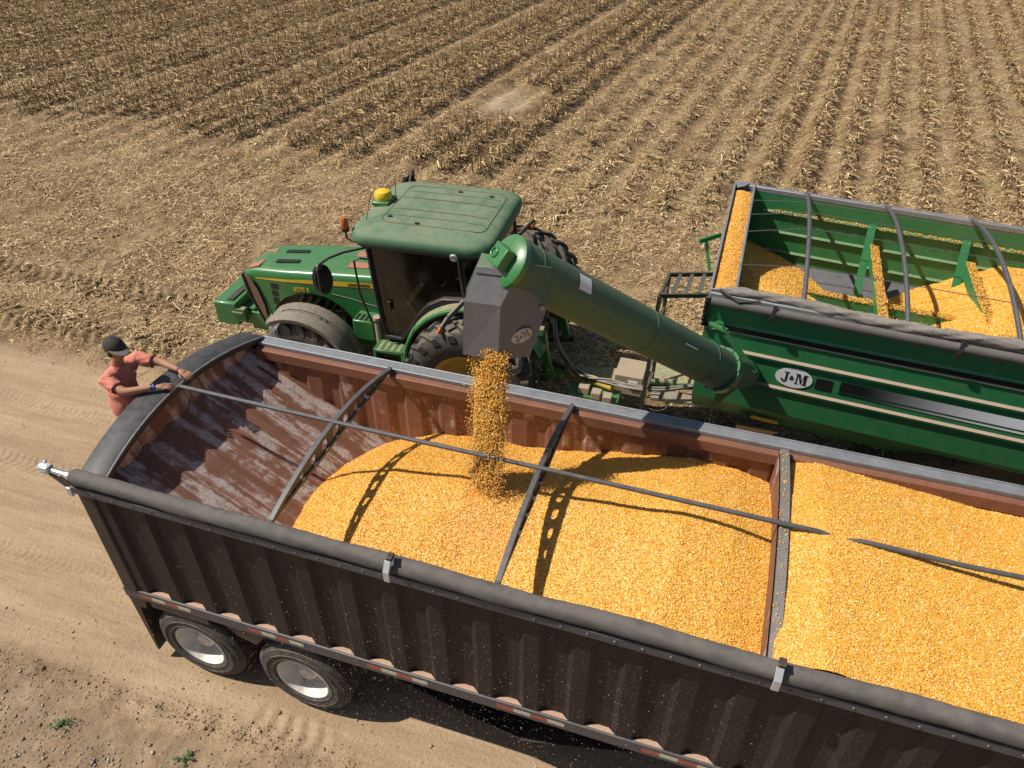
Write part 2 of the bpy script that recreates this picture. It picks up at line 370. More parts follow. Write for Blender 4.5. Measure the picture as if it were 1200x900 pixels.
# serif J & M emblem, unit height, centred
def emblem_polys():
    P = []
    def poly(pts): P.append(pts)
    poly([(-0.78, .42), (-0.78, .50), (-0.36, .50), (-0.36, .42)])            # J top serif
    poly([(-0.64, .42), (-0.48, .42), (-0.48, -.30), (-0.64, -.30)])          # J stem
    poly([(-0.48, -.30), (-0.52, -.44), (-0.64, -.52), (-0.80, -.50), (-0.92, -.38), (-0.86, -.24), (-0.78, -.30), (-0.74, -.40), (-0.66, -.38), (-0.64, -.30)])
    poly([(-1.0, -.20), (-0.78, -.20), (-0.78, -.27), (-1.0, -.27)])
    x0 = 0.12
    poly([(x0, .5), (x0, .42), (x0+.30, .42), (x0+.34, .5)])
    poly([(x0+.09, .42), (x0+.18, .42), (x0+.18, -.42), (x0+.09, -.42)])
    poly([(x0, -.42), (x0+.28, -.42), (x0+.28, -.5), (x0, -.5)])
    poly([(x0+.16, .5), (x0+.34, .5), (x0+.55, -.30), (x0+.47, -.5)])
    poly([(x0+.47, -.5), (x0+.52, -.30), (x0+.70, .5), (x0+.64, .5)])
    poly([(x0+.64, .5), (x0+.96, .5), (x0+.96, .42), (x0+.64, .42)])
    poly([(x0+.68, .42), (x0+.87, .42), (x0+.87, -.42), (x0+.68, -.42)])
    poly([(x0+.60, -.42), (x0+.96, -.42), (x0+.96, -.5), (x0+.60, -.5)])
    return P
def emblem(parent, origin, xd, yd, h, oval_mat, ink_mat, name='emblem'):
    xd = Vector(xd).normalized(); yd = Vector(yd).normalized(); nd = xd.cross(yd); o = Vector(origin)
    mb = MB(); mb.prism([o+xd*cos(a)*h*1.42+yd*sin(a)*h*0.92 for a in np.linspace(0, 2*pi, 41)[:-1]], nd*0.003)
    ob = mb.build(name, oval_mat, parent, smooth=0)
    mk = MB(); s = h*0.98; o2 = o+nd*0.005-xd*0.02*h
    for pl in emblem_polys(): mk.prism([o2+xd*a*s+yd*b*s for a, b in pl], nd*0.001)
    lettering(mk, '&', s*0.62, o2-xd*0.15*s-yd*0.02*s, xd, yd, 0.0)
    mk.build('lettering', ink_mat, ob, smooth=0)
    return ob

# value noise in numpy
def vnoise(x, y, seed=0):
    xi = np.floor(x).astype(np.int64); yi = np.floor(y).astype(np.int64); fx = x-xi; fy = y-yi
    fx = fx*fx*(3-2*fx); fy = fy*fy*(3-2*fy)
    def h(a, b):
        n = (a*374761393 + b*668265263 + seed*974634541) & 0x7fffffff
        n = ((n ^ (n >> 13))*1274126177) & 0x7fffffff
        return ((n ^ (n >> 16)) & 0xffff)/65535.0
    return (h(xi, yi)*(1-fx)+h(xi+1, yi)*fx)*(1-fy)+(h(xi, yi+1)*(1-fx)+h(xi+1, yi+1)*fx)*fy
def fbm(x, y, o=4, seed=0):
    t = 0; a = 0.5
    for i in range(o): t = t+a*(vnoise(x, y, seed+i*17)-0.5); x = x*2.03+3.1; y = y*2.03+1.7; a *= 0.5
    return t
def sst(a, b, x):
    t = np.clip((x-a)/(b-a), 0, 1); return t*t*(3-2*t)

# ---------------------------------------------------------------- ground
ROW_T = 0.098                       # rows lean this much in x per metre of y
def row_u(x, y): return x-ROW_T*(y-17.5)
def stub_zone(x, y):
    """1 where tall stubble stands, 0.. elsewhere"""
    n = fbm(x*0.35, y*0.35, 3, 5)*3.0
    front = np.where(x < -4.0, 15.4, 15.4-0.35*(np.clip(x, -4, 6)+4))
    return ((y+n > front) & (row_u(x, y) < 0.2+fbm(x*0.5+9, y*0.5, 2, 8)*2)).astype(float)
def low_zone(x, y):
    return ((row_u(x, y) >= 0.2) & (y > 12.2+fbm(x*0.5, y*0.3, 2, 12)*5)).astype(float)
def height(x, y):
    h = fbm(x*0.8, y*0.8, 3, 1)*0.05
    road = sst(4.7, 4.0, y)*sst(-0.7, -0.3, y)
    fld = sst(4.1, 5.2, y)
    # cloddy field, ridged rows far out
    h = h+fld*(fbm(x*3.1, y*3.1, 4, 2)*0.085+np.maximum(0, fbm(x*7, y*7, 2, 4))*0.05)
    u = row_u(x, y)
    h = h+sst(11, 16, y)*(0.055*np.cos(2*pi*(u-.65))*(1+1.1*np.exp(-((u-6.65)/1.4)**2)))
    # lengthwise wheel streaks on the road
    h = h+road*(fbm(x*0.16, y*3.2, 3, 6)*0.030+fbm(x*0.4, y*9, 2, 16)*0.016+fbm(x*6, y*6, 3, 7)*0.014)
    # verge: rough crumbly berm
    ver = sst(-0.35, -0.8, y)
    h = h+ver*(fbm(x*4, y*4, 4, 9)*0.07)
    bc = -0.52+0.05*np.sin(x*0.9)
    h = h+np.exp(-((y-bc)/0.13)**2)*(0.035+0.09*np.maximum(-0.2, fbm(x*9, y*9, 3, 10)))
    def lugs(h, yc, wd, x0, x1, pitch, depth, slant):
        d = (y-yc)/wd; m = np.exp(-d**6)*sst(x0, x0+0.5, x)*sst(x1, x1-0.5, x)
        ph = (x+slant*np.abs(d)*wd+fbm(x*2, y*2, 2, 11)*0.15)/pitch
        return h+m*depth*(np.clip(np.sin(2*pi*ph)*1.8, -1, 1)*(0.55+0.6*vnoise(x*1.7, y*1.7, 13)))
    h = lugs(h, -0.27, 0.17, 1.15, 2.5, 0.19, 0.020, 0.25)
    h = lugs(h, 5.2, 0.34, -14, -3.6, 0.26, 0.045, -0.7)
    h = lugs(h, 6.6, 0.34, -14, -4.2, 0.26, 0.040, 0.7)
    h = lugs(h, 2.05, 0.16, -14, -0.7, 0.12, 0.014, 0.6)
    h = lugs(h, 0.72, 0.14, -14, 0.2, 0.10, 0.010, 0.6)
    h = lugs(h, 3.2, 0.13, -14, -1.5, 0.11, 0.009, 0.5)
    return h
def patch(name, xs, ys):
    X, Y = np.meshgrid(xs, ys); Z = height(X, Y)
    Z = Z*sst(300, 60, np.maximum(np.abs(X), np.abs(Y)))
    V = np.stack([X.ravel(), Y.ravel(), Z.ravel()], 1); n = len(xs); m = len(ys)
    i = np.arange(m-1)[:, None]*n+np.arange(n-1)[None]; i = i.ravel()
    o = npmesh(name, V, np.stack([i, i+1, i+n+1, i+n], 1), M['ground'], smooth=True)
    o['kind'] = 'structure'; return o
XS = np.concatenate([np.linspace(-900, -45, 12)[:-1], np.arange(-45, -10, 0.16), np.arange(-10, 9, 0.035), np.arange(9, 45, 0.16), np.linspace(45, 900, 12)])
def Y0(): return None
y_road = np.concatenate([np.arange(-0.5, 4.2, 0.03), [4.2]])
patch('stubble_field_ground', XS, np.concatenate([np.arange(4.2, 8, 0.04), np.arange(8, 55, 0.13), np.linspace(55.1, 900, 14)]))
patch('dirt_road', XS, y_road)
patch('gravel_verge', XS, np.concatenate([np.linspace(-900, -8, 14)[:-1], np.arange(-8, -2.5, 0.2), np.arange(-2.5, -0.5, 0.03), [-0.5]]))

def rotz_pts(P, a):
    c, s = np.cos(a), np.sin(a); Q = P.copy(); Q[..., 0] = c*P[..., 0]-s*P[..., 1]; Q[..., 1] = s*P[..., 0]+c*P[..., 1]; return Q
def tones(n, pal, var=0.12):
    pal = np.array(pal); i = RNG.integers(0, len(pal), n); t = pal[i]*(1+RNG.normal(0, var, (n, 1))); return np.clip(t, 0.01, 0.9)

STRAW = [(0.58, 0.435, 0.240), (0.49, 0.345, 0.168), (0.39, 0.26, 0.125), (0.63, 0.50, 0.305), (0.29, 0.18, 0.085), (0.49, 0.345, 0.165), (0.20, 0.12, 0.058)]
def visible(x, y, pad=1.05, z=0.0):
    d = np.stack([x-cam.location.x, y-cam.location.y, np.full_like(x, z-cam.location.z)], 1)
    a = d@np.array(_R); b = d@np.array(_U); f = d@np.array(_F)
    return (f > 0) & (np.abs(a/f) < 0.69*pad) & (np.abs(b/f) < 0.5177*pad)

def straw_strips(x, y, L, W, lift, tone, name):
    """bent two-segment blades lying about on the ground"""
    n = len(x); a = RNG.uniform(0, 2*pi, n); z = height(x, y)
    base = np.zeros((n, 6, 3)); bend = RNG.normal(0, 0.25, n)*L
    for j, t in enumerate((-0.5, 0.0, 0.5)):
        base[:, 2*j, 0] = t*L; base[:, 2*j+1, 0] = t*L
        base[:, 2*j, 1] = -W/2+(abs(t) < .1)*bend; base[:, 2*j+1, 1] = W/2+(abs(t) < .1)*bend
    tilt = RNG.normal(0, 0.22, n); roll = RNG.normal(0, 0.5, n)
    base[:, :, 2] = base[:, :, 0]*np.sin(tilt)[:, None]+base[:, :, 1]*np.sin(roll)[:, None]
    base[:, 2:4, 2] += np.abs(RNG.normal(0, 0.10, n)*L)[:, None]
    base = rotz_pts(base, a[:, None])
    base[:, :, 0] += x[:, None]; base[:, :, 1] += y[:, None]
    base[:, :, 2] += (z+lift+np.abs(np.sin(tilt))*L*0.3)[:, None]
    o = (np.arange(n)*6)[:, None, None]+np.array([[0, 2, 3, 1], [2, 4, 5, 3]])[None]
    ob = npmesh(name, base.reshape(-1, 3), o.reshape(-1, 4), M['straw'], np.repeat(tone, 6, 0))
    return ob

def litter():
    X, Y, L, W = [], [], [], []
    def zone(n, x0, x1, y0, y1, l0, l1, w0, w1, dens):
        x = RNG.uniform(x0, x1, n); y = RNG.uniform(y0, y1, n)
        k = visible(x, y, 1.2) & (RNG.uniform(0, 1, n) < dens(x, y)); x, y = x[k], y[k]; m = len(x)
        X.append(x); Y.append(y); L.append(RNG.uniform(l0, l1, m)*RNG.uniform(0.4, 1, m)); W.append(RNG.uniform(w0, w1, m))
    patchy = lambda x, y: np.clip(0.50+fbm(x*0.9, y*0.9, 4, 21)*2.8, 0.10, 1)*sst(4.0, 6.0+fbm(x, y, 2, 3)*3, y)*1.0*np.clip(np.hypot((x+2.93)/1.5, (y-20.9)/2.4)-0.1, .25, 1)
    zone(120000, -19, 14, 4.0, 17, 0.06, 0.36, 0.005, 0.018, patchy)
    zone(60000, -19, 14, 4.0, 17, 0.04, 0.14, 0.015, 0.040, patchy)
    zone(380000, -34, 38, 15, 48, 0.06, 0.30, 0.006, 0.022, patchy)
    zone(420000, -19, 14, 3.6, 17, 0.015, 0.075, 0.003, 0.011, patchy)
    zone(420000, -34, 38, 16, 48, 0.03, 0.13, 0.006, 0.022, patchy)
    zone(900, -9, 9, 2.2, 4.4, 0.03, 0.14, 0.004, 0.012, lambda x, y: sst(1.5, 4.5, y)*0.5)
    zone(500, -2, 8, -2.5, 0.5, 0.02, 0.10, 0.003, 0.008, lambda x, y: 0.4+0*x)
    x, y, L, W = map(np.concatenate, (X, Y, L, W))
    tag(straw_strips(x, y, L, W, 0.006, tones(len(x), STRAW), 'straw_litter'), 'shredded corn husks and straw scattered over the harvested field', None, None, 'stuff')
litter()

def stubble():
    us = np.arange(-46.35, 38, 1.0); X, Y, H = [], [], []
    for u in us:
        lane = int(round(u+.35)) % 4; rowf = (0.10, 1.0, 0.85, 1.0)[lane] if u < 0.5 else 1.0
        for sub in (-0.09, 0.09):
            y = np.arange(11.5, 49, 0.115); y = y+RNG.uniform(-.055, .055, len(y)); x = u+sub+ROW_T*(y-17.5)+RNG.normal(0, 0.045, len(y))
            sz, lz = stub_zone(x, y), low_zone(x, y)
            pat = np.hypot((x+2.93)/1.3, (y-20.9)/2.2) > 1
            drop = RNG.uniform(0, 1, len(y)) < np.clip(rowf*(1.0*sz+0.68*lz*(0.35+.65*sst(2, 6, row_u(x, y))))*(0.90+1.0*fbm(x*.4, y*.4, 3, 71)), 0, 1)
            k = visible(x, y, 1.2, 0.2) & drop & pat & ((sz+lz) > 0)
            X.append(x[k]); Y.append(y[k]); H.append(np.where(sz[k] > 0, RNG.uniform(0.28, 0.62, k.sum()), RNG.uniform(0.05, 0.20, k.sum())))
    x, y, h = map(np.concatenate, (X, Y, H)); n = len(x); z = height(x, y)-0.02
    # stalks: tapered triangular stems, leaning
    r = RNG.uniform(0.009, 0.016, n); a0 = RNG.uniform(0, 2*pi, n); lx = RNG.normal(0, 0.16, n)*h; ly = RNG.normal(0, 0.16, n)*h
    V = np.zeros((n, 6, 3))
    for j in range(3):
        g = a0+j*2*pi/3
        V[:, j] = np.stack([x+r*np.cos(g), y+r*np.sin(g), z], 1); V[:, 3+j] = np.stack([x+lx+r*.8*np.cos(g), y+ly+r*.8*np.sin(g), z+h], 1)
    o = (np.arange(n)*6)[:, None, None]+np.array([[0, 1, 4, 3], [1, 2, 5, 4], [2, 0, 3, 5]])[None]
    tn = np.repeat(tones(n, [(0.30, 0.20, 0.095), (0.22, 0.14, 0.065), (0.38, 0.28, 0.14), (0.16, 0.095, 0.045)]), 6, 0)
    VV = [V.reshape(-1, 3)]; FF = [o.reshape(-1, 4)]; TT = [tn]; off = n*6
    # hanging husk leaves
    for rep in range(6):
        k = np.arange(n) if rep < 5 else np.nonzero(h < 0.22)[0]; m = len(k)
        g = RNG.uniform(0, 2*pi, m); L = RNG.uniform(0.10, 0.34, m); W = RNG.uniform(0.014, 0.044, m); t = RNG.uniform(0.15, 0.98, m)
        bx, by, bz = x[k]+lx[k]*t, y[k]+ly[k]*t, z[k]+h[k]*t+0.02
        dx, dy = np.cos(g), np.sin(g); sx, sy = -dy, dx; rise = RNG.uniform(-0.1, 0.35, m); fall = RNG.uniform(-0.1, 0.8, m)
        B = np.zeros((m, 6, 3)); gz = z[k]+0.03
        for j, (d, up) in enumerate(((0, 0), (0.5, 1), (1.0, 0))):
            zz = bz+L*(rise*0.5*(j >= 1)-fall*0.5*(j == 2)); zz = np.maximum(zz, gz)
            for q, sg in enumerate((-1, 1)):
                ww = W*(0.5 if j == 0 else 1.0 if j == 1 else 0.35)*sg*0.5
                B[:, 2*j+q] = np.stack([bx+dx*L*d+sx*ww, by+dy*L*d+sy*ww, zz+np.abs(ww)*0.4*sg], 1)
        oo = (np.arange(m)*6)[:, None, None]+np.array([[0, 2, 3, 1], [2, 4, 5, 3]])[None]+off
        VV.append(B.reshape(-1, 3)); FF.append(oo.reshape(-1, 4)); TT.append(np.repeat(tones(m, STRAW[:3]+[(0.36, 0.245, 0.118), (0.27, 0.17, 0.08), (0.18, 0.108, 0.052), (0.14, 0.085, 0.042)], 0.15), 6, 0)); off += m*6
    ob = npmesh('corn_stubble', np.concatenate(VV), np.concatenate(FF), M['straw'], np.concatenate(TT))
    tag(ob, 'rows of cut brown corn stalks standing in the harvested field', None, None, 'stuff')
    print('stubble stalks', n)
stubble()

def pebbles():
    n = 9000; x = RNG.uniform(-3.0, 3.2, n); y = RNG.uniform(-3.2, -0.45, n)
    k = (RNG.uniform(0, 1, n) < sst(-0.5, -1.1, y+0.10*(x+1)+fbm(x*2, y*2, 2, 33)*0.6)); x, y = x[k], y[k]; n = len(x)
    s = np.exp(RNG.normal(-4.9, 0.60, n)).clip(0.003, 0.042)
    ico = np.array([(0, 0, 1), (1, 0, 0.1), (0.2, 1, 0), (-0.9, 0.3, 0.1), (-0.2, -1, 0), (0.2, 0, -0.8)])
    V = ico[None]*RNG.uniform(0.6, 1.2, (n, 6, 1))*s[:, None, None]*np.array([1.1, 1, 0.65]); V = rotz_pts(V, RNG.uniform(0, 6.28, n)[:, None])
    V[:, :, 0] += x[:, None]; V[:, :, 1] += y[:, None]; V[:, :, 2] += (height(x, y)+s*0.25)[:, None]
    T = np.array([(0, 1, 2), (0, 2, 3), (0, 3, 4), (0, 4, 1), (5, 2, 1), (5, 3, 2), (5, 4, 3), (5, 1, 4)])
    o = ((np.arange(n)*6)[:, None, None]+T[None]).reshape(-1, 3)
    ob = npmesh('gravel', V.reshape(-1, 3), o, M['pebble'], np.repeat(tones(n, [(0.36, 0.31, 0.26), (0.28, 0.22, 0.17), (0.22, 0.16, 0.11), (0.42, 0.38, 0.34)], 0.15), 6, 0))
    tag(ob, 'loose grey gravel on the verge beside the dirt road', None, None, 'stuff')
def clods():
    n = 20000; x = RNG.uniform(-4.5, 6.5, n); y = np.where(RNG.uniform(0, 1, n) < .55, -0.52+0.05*np.sin(x*.9)+RNG.normal(0, .085, n), RNG.uniform(-2.6, .1, n))
    k = RNG.uniform(0, 1, n) < 0.35+1.6*np.maximum(-.1, fbm(x*1.2, y*2, 3, 36)); x, y = x[k], y[k]
    m = 2600; x = np.concatenate([x, RNG.uniform(-9, 8, m)]); y = np.concatenate([y, RNG.uniform(-.4, 4.6, m)]); n = len(x)
    s = np.exp(RNG.normal(-5.0, 0.5, n)).clip(0.003, 0.028); s[-m:] *= .62
    ico = np.array([(0, 0, 1), (1, 0, 0.1), (0.2, 1, 0), (-0.9, 0.3, 0.1), (-0.2, -1, 0), (0.2, 0, -0.8)])
    V = ico[None]*RNG.uniform(0.5, 1.3, (n, 6, 1))*s[:, None, None]; V = rotz_pts(V, RNG.uniform(0, 6.28, n)[:, None])
    V[:, :, 0] += x[:, None]; V[:, :, 1] += y[:, None]; V[:, :, 2] += (height(x, y)+s*0.2)[:, None]
    T_ = np.array([(0, 1, 2), (0, 2, 3), (0, 3, 4), (0, 4, 1), (5, 2, 1), (5, 3, 2), (5, 4, 3), (5, 1, 4)])
    ob = npmesh('dirt_clods', V.reshape(-1, 3), ((np.arange(n)*6)[:, None, None]+T_[None]).reshape(-1, 3), M['pebble'], np.repeat(tones(n, [(0.27, 0.19, 0.12), (0.33, 0.24, 0.16), (0.22, 0.15, 0.09), (0.38, 0.29, 0.20)], 0.12), 6, 0))
    tag(ob, 'small crumbled clods of dry earth on the dirt road and its verge', None, None, 'stuff')
pebbles()
clods()

def weed(loc, sc, label):
    t = thing('weed', label, 'plant', (loc[0], loc[1], float(height(np.array(loc[0]), np.array(loc[1])))))
    st = MB(); lf = MB(); b = Vector(t.location)
    for i in range(11):
        g = random.uniform(0, 2*pi); L = random.uniform(0.05, 0.15)*sc; e = b+Vector((cos(g)*L, sin(g)*L, random.uniform(0.02, 0.07)*sc))
        st.tube([b-Vector((0, 0, .01)), (b+e)/2+Vector((0, 0, 0.02*sc)), e], 0.0025*sc, 5)
        for j in range(7):
            p = b.lerp(e, random.uniform(0.3, 1.05))+Vector((random.uniform(-.02, .02), random.uniform(-.02, .02), random.uniform(0, .025)))*sc
            h = random.uniform(0, 2*pi); l = random.uniform(0.016, 0.036)*sc; d = Vector((cos(h), sin(h), random.uniform(-.3, .5)))*l; sd = Vector((-sin(h), cos(h), random.uniform(-.4, .4)))*l*0.35
            lf.add([p, p+d*0.5+sd, p+d, p+d*0.5-sd], [(0, 1, 2, 3)])
    st.build('stem', M['weed'], t); lf.build('leaves', M['weed'], t, smooth=0)
weed((-0.45, -0.97), 0.95, 'low green weed in the gravel near the left edge of the verge')
weed((0.96, -0.85), 0.85, 'low green weed in the gravel, closer to the trailer wheels')

# ---------------------------------------------------------------- grain trailer
W, HT, XF = 2.59, 2.78, 11.6         # width, rim height, front end
T = thing('grain_trailer', 'long black open-top grain trailer with corrugated sides, heaped with yellow corn', 'trailer', (1.28, 1.3, 0))
def arch(y, rise=0.20): return rise*(1-((y-W/2)/(W/2))**2)
def slope_z(x): return 2.80-0.62*x
def corr(x0, x1, pitch, flat_in, ramp, y_out, y_in):
    """trapezoid corrugation outline (x, y)"""
    P = []; x = x0
    while x < x1-0.01:
        P += [(x, y_out), (x+pitch-flat_in-2*ramp, y_out), (x+pitch-flat_in-ramp, y_in), (x+pitch-ramp, y_in)]
        x += pitch
    P.append((min(x, x1), y_out)); return P
# near outer side
pn = corr(0.16, XF, 0.41, 0.18, 0.05, 0.004, 0.046)
mb = MB(); mb.grid([[(x, y, z) for x, y in pn] for z in np.linspace(1.29, 2.705, 6)]); mb.build('side_panel', M['side'], T, smooth=25)
mb = MB(); mb.grid([[(x, W-y, z) for x, y in pn] for z in (1.29, 2.705)]); mb.build('side_panel', M['side'], T, smooth=25)
for i in range(56):
    mb = MB(); mb.lathe([(0, .008), (.010, .006), (.013, 0)], (0.26+i*0.205, -0.055, 2.735), (0, -1, 0), 8); mb.build('rail_bolt', M['steel'], T)
# inner liners: the far one is seen, rusty and ribbed
pf = corr(0.30, XF, 0.41, 0.17, 0.05, 2.462, 2.430)
mb = MB(); mb.grid([[(x, y, z) for x, y in pf] for z in (1.24, 2.60)]); mb.build('inner_wall', M['rust_wall'], T, smooth=25)
mb = MB(); mb.grid([[(x, W-y, z) for x, y in pf] for z in (1.24, 2.60)]); mb.build('inner_wall', M['rust_wall'], T, smooth=25)
mb = MB(); mb.box(((XF+0.28)/2, 2.450, 2.664), (XF-0.28, 0.10, 0.130)); mb.build('wall_lip', M['rust_lip'], T, bevel=0.01)
mb = MB(); mb.box(((XF+0.28)/2, 0.12, 2.662), (XF-0.28, 0.06, 0.130)); mb.build('wall_lip', M['rust_lip'], T, bevel=0.01)
# rims
mb = MB(); mb.box(((XF+0.27)/2, 2.533, 2.755), (XF-0.27, 0.118, 0.05)); mb.box(((XF+0.27)/2, 2.604, 2.735), (XF-0.27, 0.02, 0.10)); mb.build('top_rail', M['galv'], T, bevel=0.008)
mb = MB(); mb.box((XF/2, 0.055, 2.755), (XF, 0.13, 0.05)); mb.box((XF/2, -0.030, 2.735), (XF, 0.05, 0.085)); mb.build('top_rail', M['steel'], T, bevel=0.008)
# rear: cap plate (arched, bowed outward), corner posts, rear wall
ys = np.linspace(0.02, W-0.02, 25); mb = MB()
rows_t = [[(xx-0.02-0.11*arch(y, 1.0), y, 2.785+arch(y)+dz) for y in ys] for xx, dz in ((0.035, -0.16), (0.035, 0.0), (0.06, 0.014), (0.30, 0.014), (0.325, 0.0), (0.325, -0.07))]
mb.grid(rows_t); mb.build('rear_cap', M['capmat'], T, smooth=30)
mb = MB(); mb.tube([(0.308-0.11*arch(y, 1.0), y, 2.787+arch(y)) for y in ys], 0.011, 8); mb.build('cap_edge', M['galv'], T)
mb = MB(); mb.grid([[(0.055-0.12*arch(y, 1.0)*(z > 2), y, z) for y in np.linspace(0.09, W-0.09, 25)] for z in (1.30, 2.2)]+[[(0.055-0.12*arch(y, 1.0), y, 2.64+arch(y)) for y in np.linspace(0.09, W-0.09, 25)]]); mb.build('rear_wall', M['side'], T)
for yy in (0.055, W-0.055):
    mb = MB(); mb.box((0.08, yy, 1.98), (0.17, 0.14, 1.44)); mb.build('corner_post', M['black'], T, bevel=0.015)
# rear slope sheet with ribs running down it
mb = MB(); yy = []; y = 0.07
while y < 2.5: yy += [(y, 0.0), (y+0.15, 0.0), (y+0.225, 0.030), (y+0.262, 0.030), (y+0.335, 0.0)]; y += 0.345
yy = [(a, b) for a, b in yy if a < 2.46]+[(2.47, 0.0)]
mb.grid([[(x, a, slope_z(x)+b) for a, b in yy] for x in np.linspace(0.20, 2.9, 10)]); mb.grid([[(0.20-0.1*arch(a, 1.0)*q, a, zz+arch(a)*q) for a, b in yy] for zz, q in ((slope_z(0.2), 0), (2.80, 1))])
mb.build('slope_sheet', M['rust_slope'], T, smooth=25)
mb = MB(); mb.grid([[(x, y, z) for y in (0.1, W-0.1)] for x, z in ((2.9, 1.0), (4.2, 0.55), (6.0, 1.3), (8.5, 1.2), (10.2, 0.6), (XF, 1.5))]); mb.build('hopper_floor', M['side'], T, smooth=0)
mb = MB(); mb.box((XF+0.02, W/2, 2.02), (0.05, W, 1.5)); mb.build('front_wall', M['side'], T)
# slots in the slope are dark patches
for a in (1.02, 2.30):
    mb = MB(); mb.prism([(x, a+d, slope_z(x)+0.004) for x, d in ((0.36, -.03), (0.36, .03), (0.62, .03), (0.62, -.03))], (0, 0, 0.004)); mb.build('hand_slot', M['black'], T, smooth=0)
# tarp roll on the near rim
pts = [(0.05+0.6*i, -0.005+0.006*sin(i*1.7), 2.862+0.006*sin(i*2.3+1)) for i in range(20)]
mb = MB(); rows = []
for i, x in enumerate(np.linspace(0.05, XF, 190)):
    cz = 2.862+0.006*sin(x*3.8+1); cy_ = -0.005+0.006*sin(x*2.8)
    rows.append([(x, cy_+cos(a)*rr_, cz+sin(a)*rr_) for a in np.linspace(0, 2*pi, 25) for rr_ in [0.0725+0.0035*sin(2*a+x*5.0)*sin(x*1.7)+0.0022*sin(4*a-x*11)+0.0014*sin(x*37+3*a)]])
mb.grid(rows); mb.add([(0.05, -0.005+cos(a)*.071, 2.862+sin(a)*.071) for a in np.linspace(0, 2*pi, 24, endpoint=False)], [tuple(range(24))])
tr = mb.build('rolled_tarp', M['tarp'], T)
mb = MB(); mb.tube([(-0.02, -0.005, 2.862), (0.10, -0.005, 2.862)], 0.045, 12); mb.tube([(-0.2, -0.010, 2.880), (0.0, -0.005, 2.864)], 0.030, 12); mb.build('roll_shaft', M['alu'], T)
mb = MB(); mb.box((-0.23, -0.015, 2.895), (0.09, 0.075, 0.075)); mb.tube([(-0.30, -0.015, 2.897), (-0.20, -0.015, 2.895)], 0.042, 10); mb.bar((-0.27, -0.05, 2.86), (-0.27, 0.03, 2.94), 0.03); mb.build('crank_joint', M['offwhite_steel'], T, bevel=0.008)
mb = MB(); mb.bar((-0.20, -0.03, 2.87), (0.05, -0.04, 2.70), 0.028); mb.bar((0.045, -0.115, 2.98), (0.06, -0.03, 2.74), 0.03, 0.008, (0, -1, 0)); mb.build('roll_strap', M['plastic'], T)
mb = MB(); mb.box((0.06, -0.10, 2.775), (0.055, 0.02, 0.10)); mb.build('strap_buckle', M['offwhite_steel'], T, bevel=0.005)
for cx in (3.18, 6.09, 9.0):
    mb = MB(); mb.prism([(cx-.026, -.112, 2.79), (cx-.026, -.128, 2.79), (cx-.026, -.128, 2.90), (cx-.026, -.075, 2.985), (cx-.026, -.064, 2.975), (cx-.026, -.112, 2.895)], (0.052, 0, 0)); mb.build('tarp_clip', M['offwhite_steel'], T, bevel=0.003, smooth=0)
    mb = MB(); mb.box((cx+.01, -.04, 2.995), (0.05, 0.07, 0.035)); mb.build('clip_stop', M['plastic'], T, bevel=0.006)
# bottom rail, tape, ledge dust
def rz(x): return 1.225+0.012*x
mb = MB(); mb.prism([(-0.03, -0.012, rz(0)-.07), (XF, -0.012, rz(XF)-.07), (XF, -0.012, rz(XF)+.068), (-0.03, -0.012, rz(0)+.068)], (0, 0.10, 0)); mb.build('frame_rail', M['steel'], T, bevel=0.006)
mb = MB(); mb.prism([(-0.03, W-0.088, rz(0)-.07), (XF, W-0.088, rz(XF)-.07), (XF, W-0.088, rz(XF)+.068), (-0.03, W-0.088, rz(0)+.068)], (0, 0.10, 0)); mb.build('frame_rail', M['steel'], T, bevel=0.006)
for i in range(26):
    x0 = 0.16+i*0.41; mb = MB()
    mb.prism([(x0+0.16, 0.005, rz(x0)+.071), (x0+0.405, 0.005, rz(x0)+.074), (x0+0.345, 0.044, rz(x0)+.085), (x0+0.225, 0.044, rz(x0)+.085)], (0, 0, 0.006)); mb.build('chaff_on_ledge', M['dustledge'], T, smooth=0)
for i in range(9):
    x0 = 0.17+1.285*i
    for j in range(4):
        a, b = x0+j*0.155, x0+j*0.155+0.153
        mb = MB(); mb.prism([(a, -0.013, rz(a)-.022), (b, -0.013, rz(b)-.022), (b, -0.013, rz(b)+.026), (a, -0.013, rz(a)+.026)], (0, -0.002, 0)); mb.build('reflective_tape', M['red' if j % 2 == 0 else 'white_tape'], T, smooth=0)
mb = MB(); mb.lathe([(0.0, -.03), (0.03, -.028), (0.045, 0), (0.045, 0.02)], (-0.035, 0.06, 1.18), (1, 0, 0), 14); mb.build('marker_lamp', M['red'], T)
mb = MB(); mb.prism([(-0.02, -0.005, 1.155), (0.20, -0.005, 1.155), (0.16, -0.005, 1.0), (0.02, -0.005, 1.0)], (0, 0.10, 0)); mb.build('rail_bracket', M['black'], T)
for yb in (0.03, W-0.61):
    mb = MB(); mb.prism([(-0.07, yb, 1.15), (0.03, yb+.0, 1.15), (0.0, yb, 0.14), (-0.03, yb, 0.13)], (0, 0.58, 0)); mb.build('mud_flap', M['black'], T, bevel=0.004)
mb = MB(); mb.box((0.6, 0.03, 1.10), (0.7, 0.06, 0.10)); mb.prism([(1.10, 0.02, 1.16), (1.62, 0.02, 1.16), (1.45, 0.02, 0.92), (1.25, 0.02, 0.98)], (0, 0.06, 0)); mb.build('suspension_bracket', M['black'], T, bevel=0.006)
for yc in (0.75, W-0.75):
    mb = MB(); mb.box((2.6, yc, 1.03), (5.6, 0.10, 0.22)); mb.build('chassis_beam', M['black'], T)
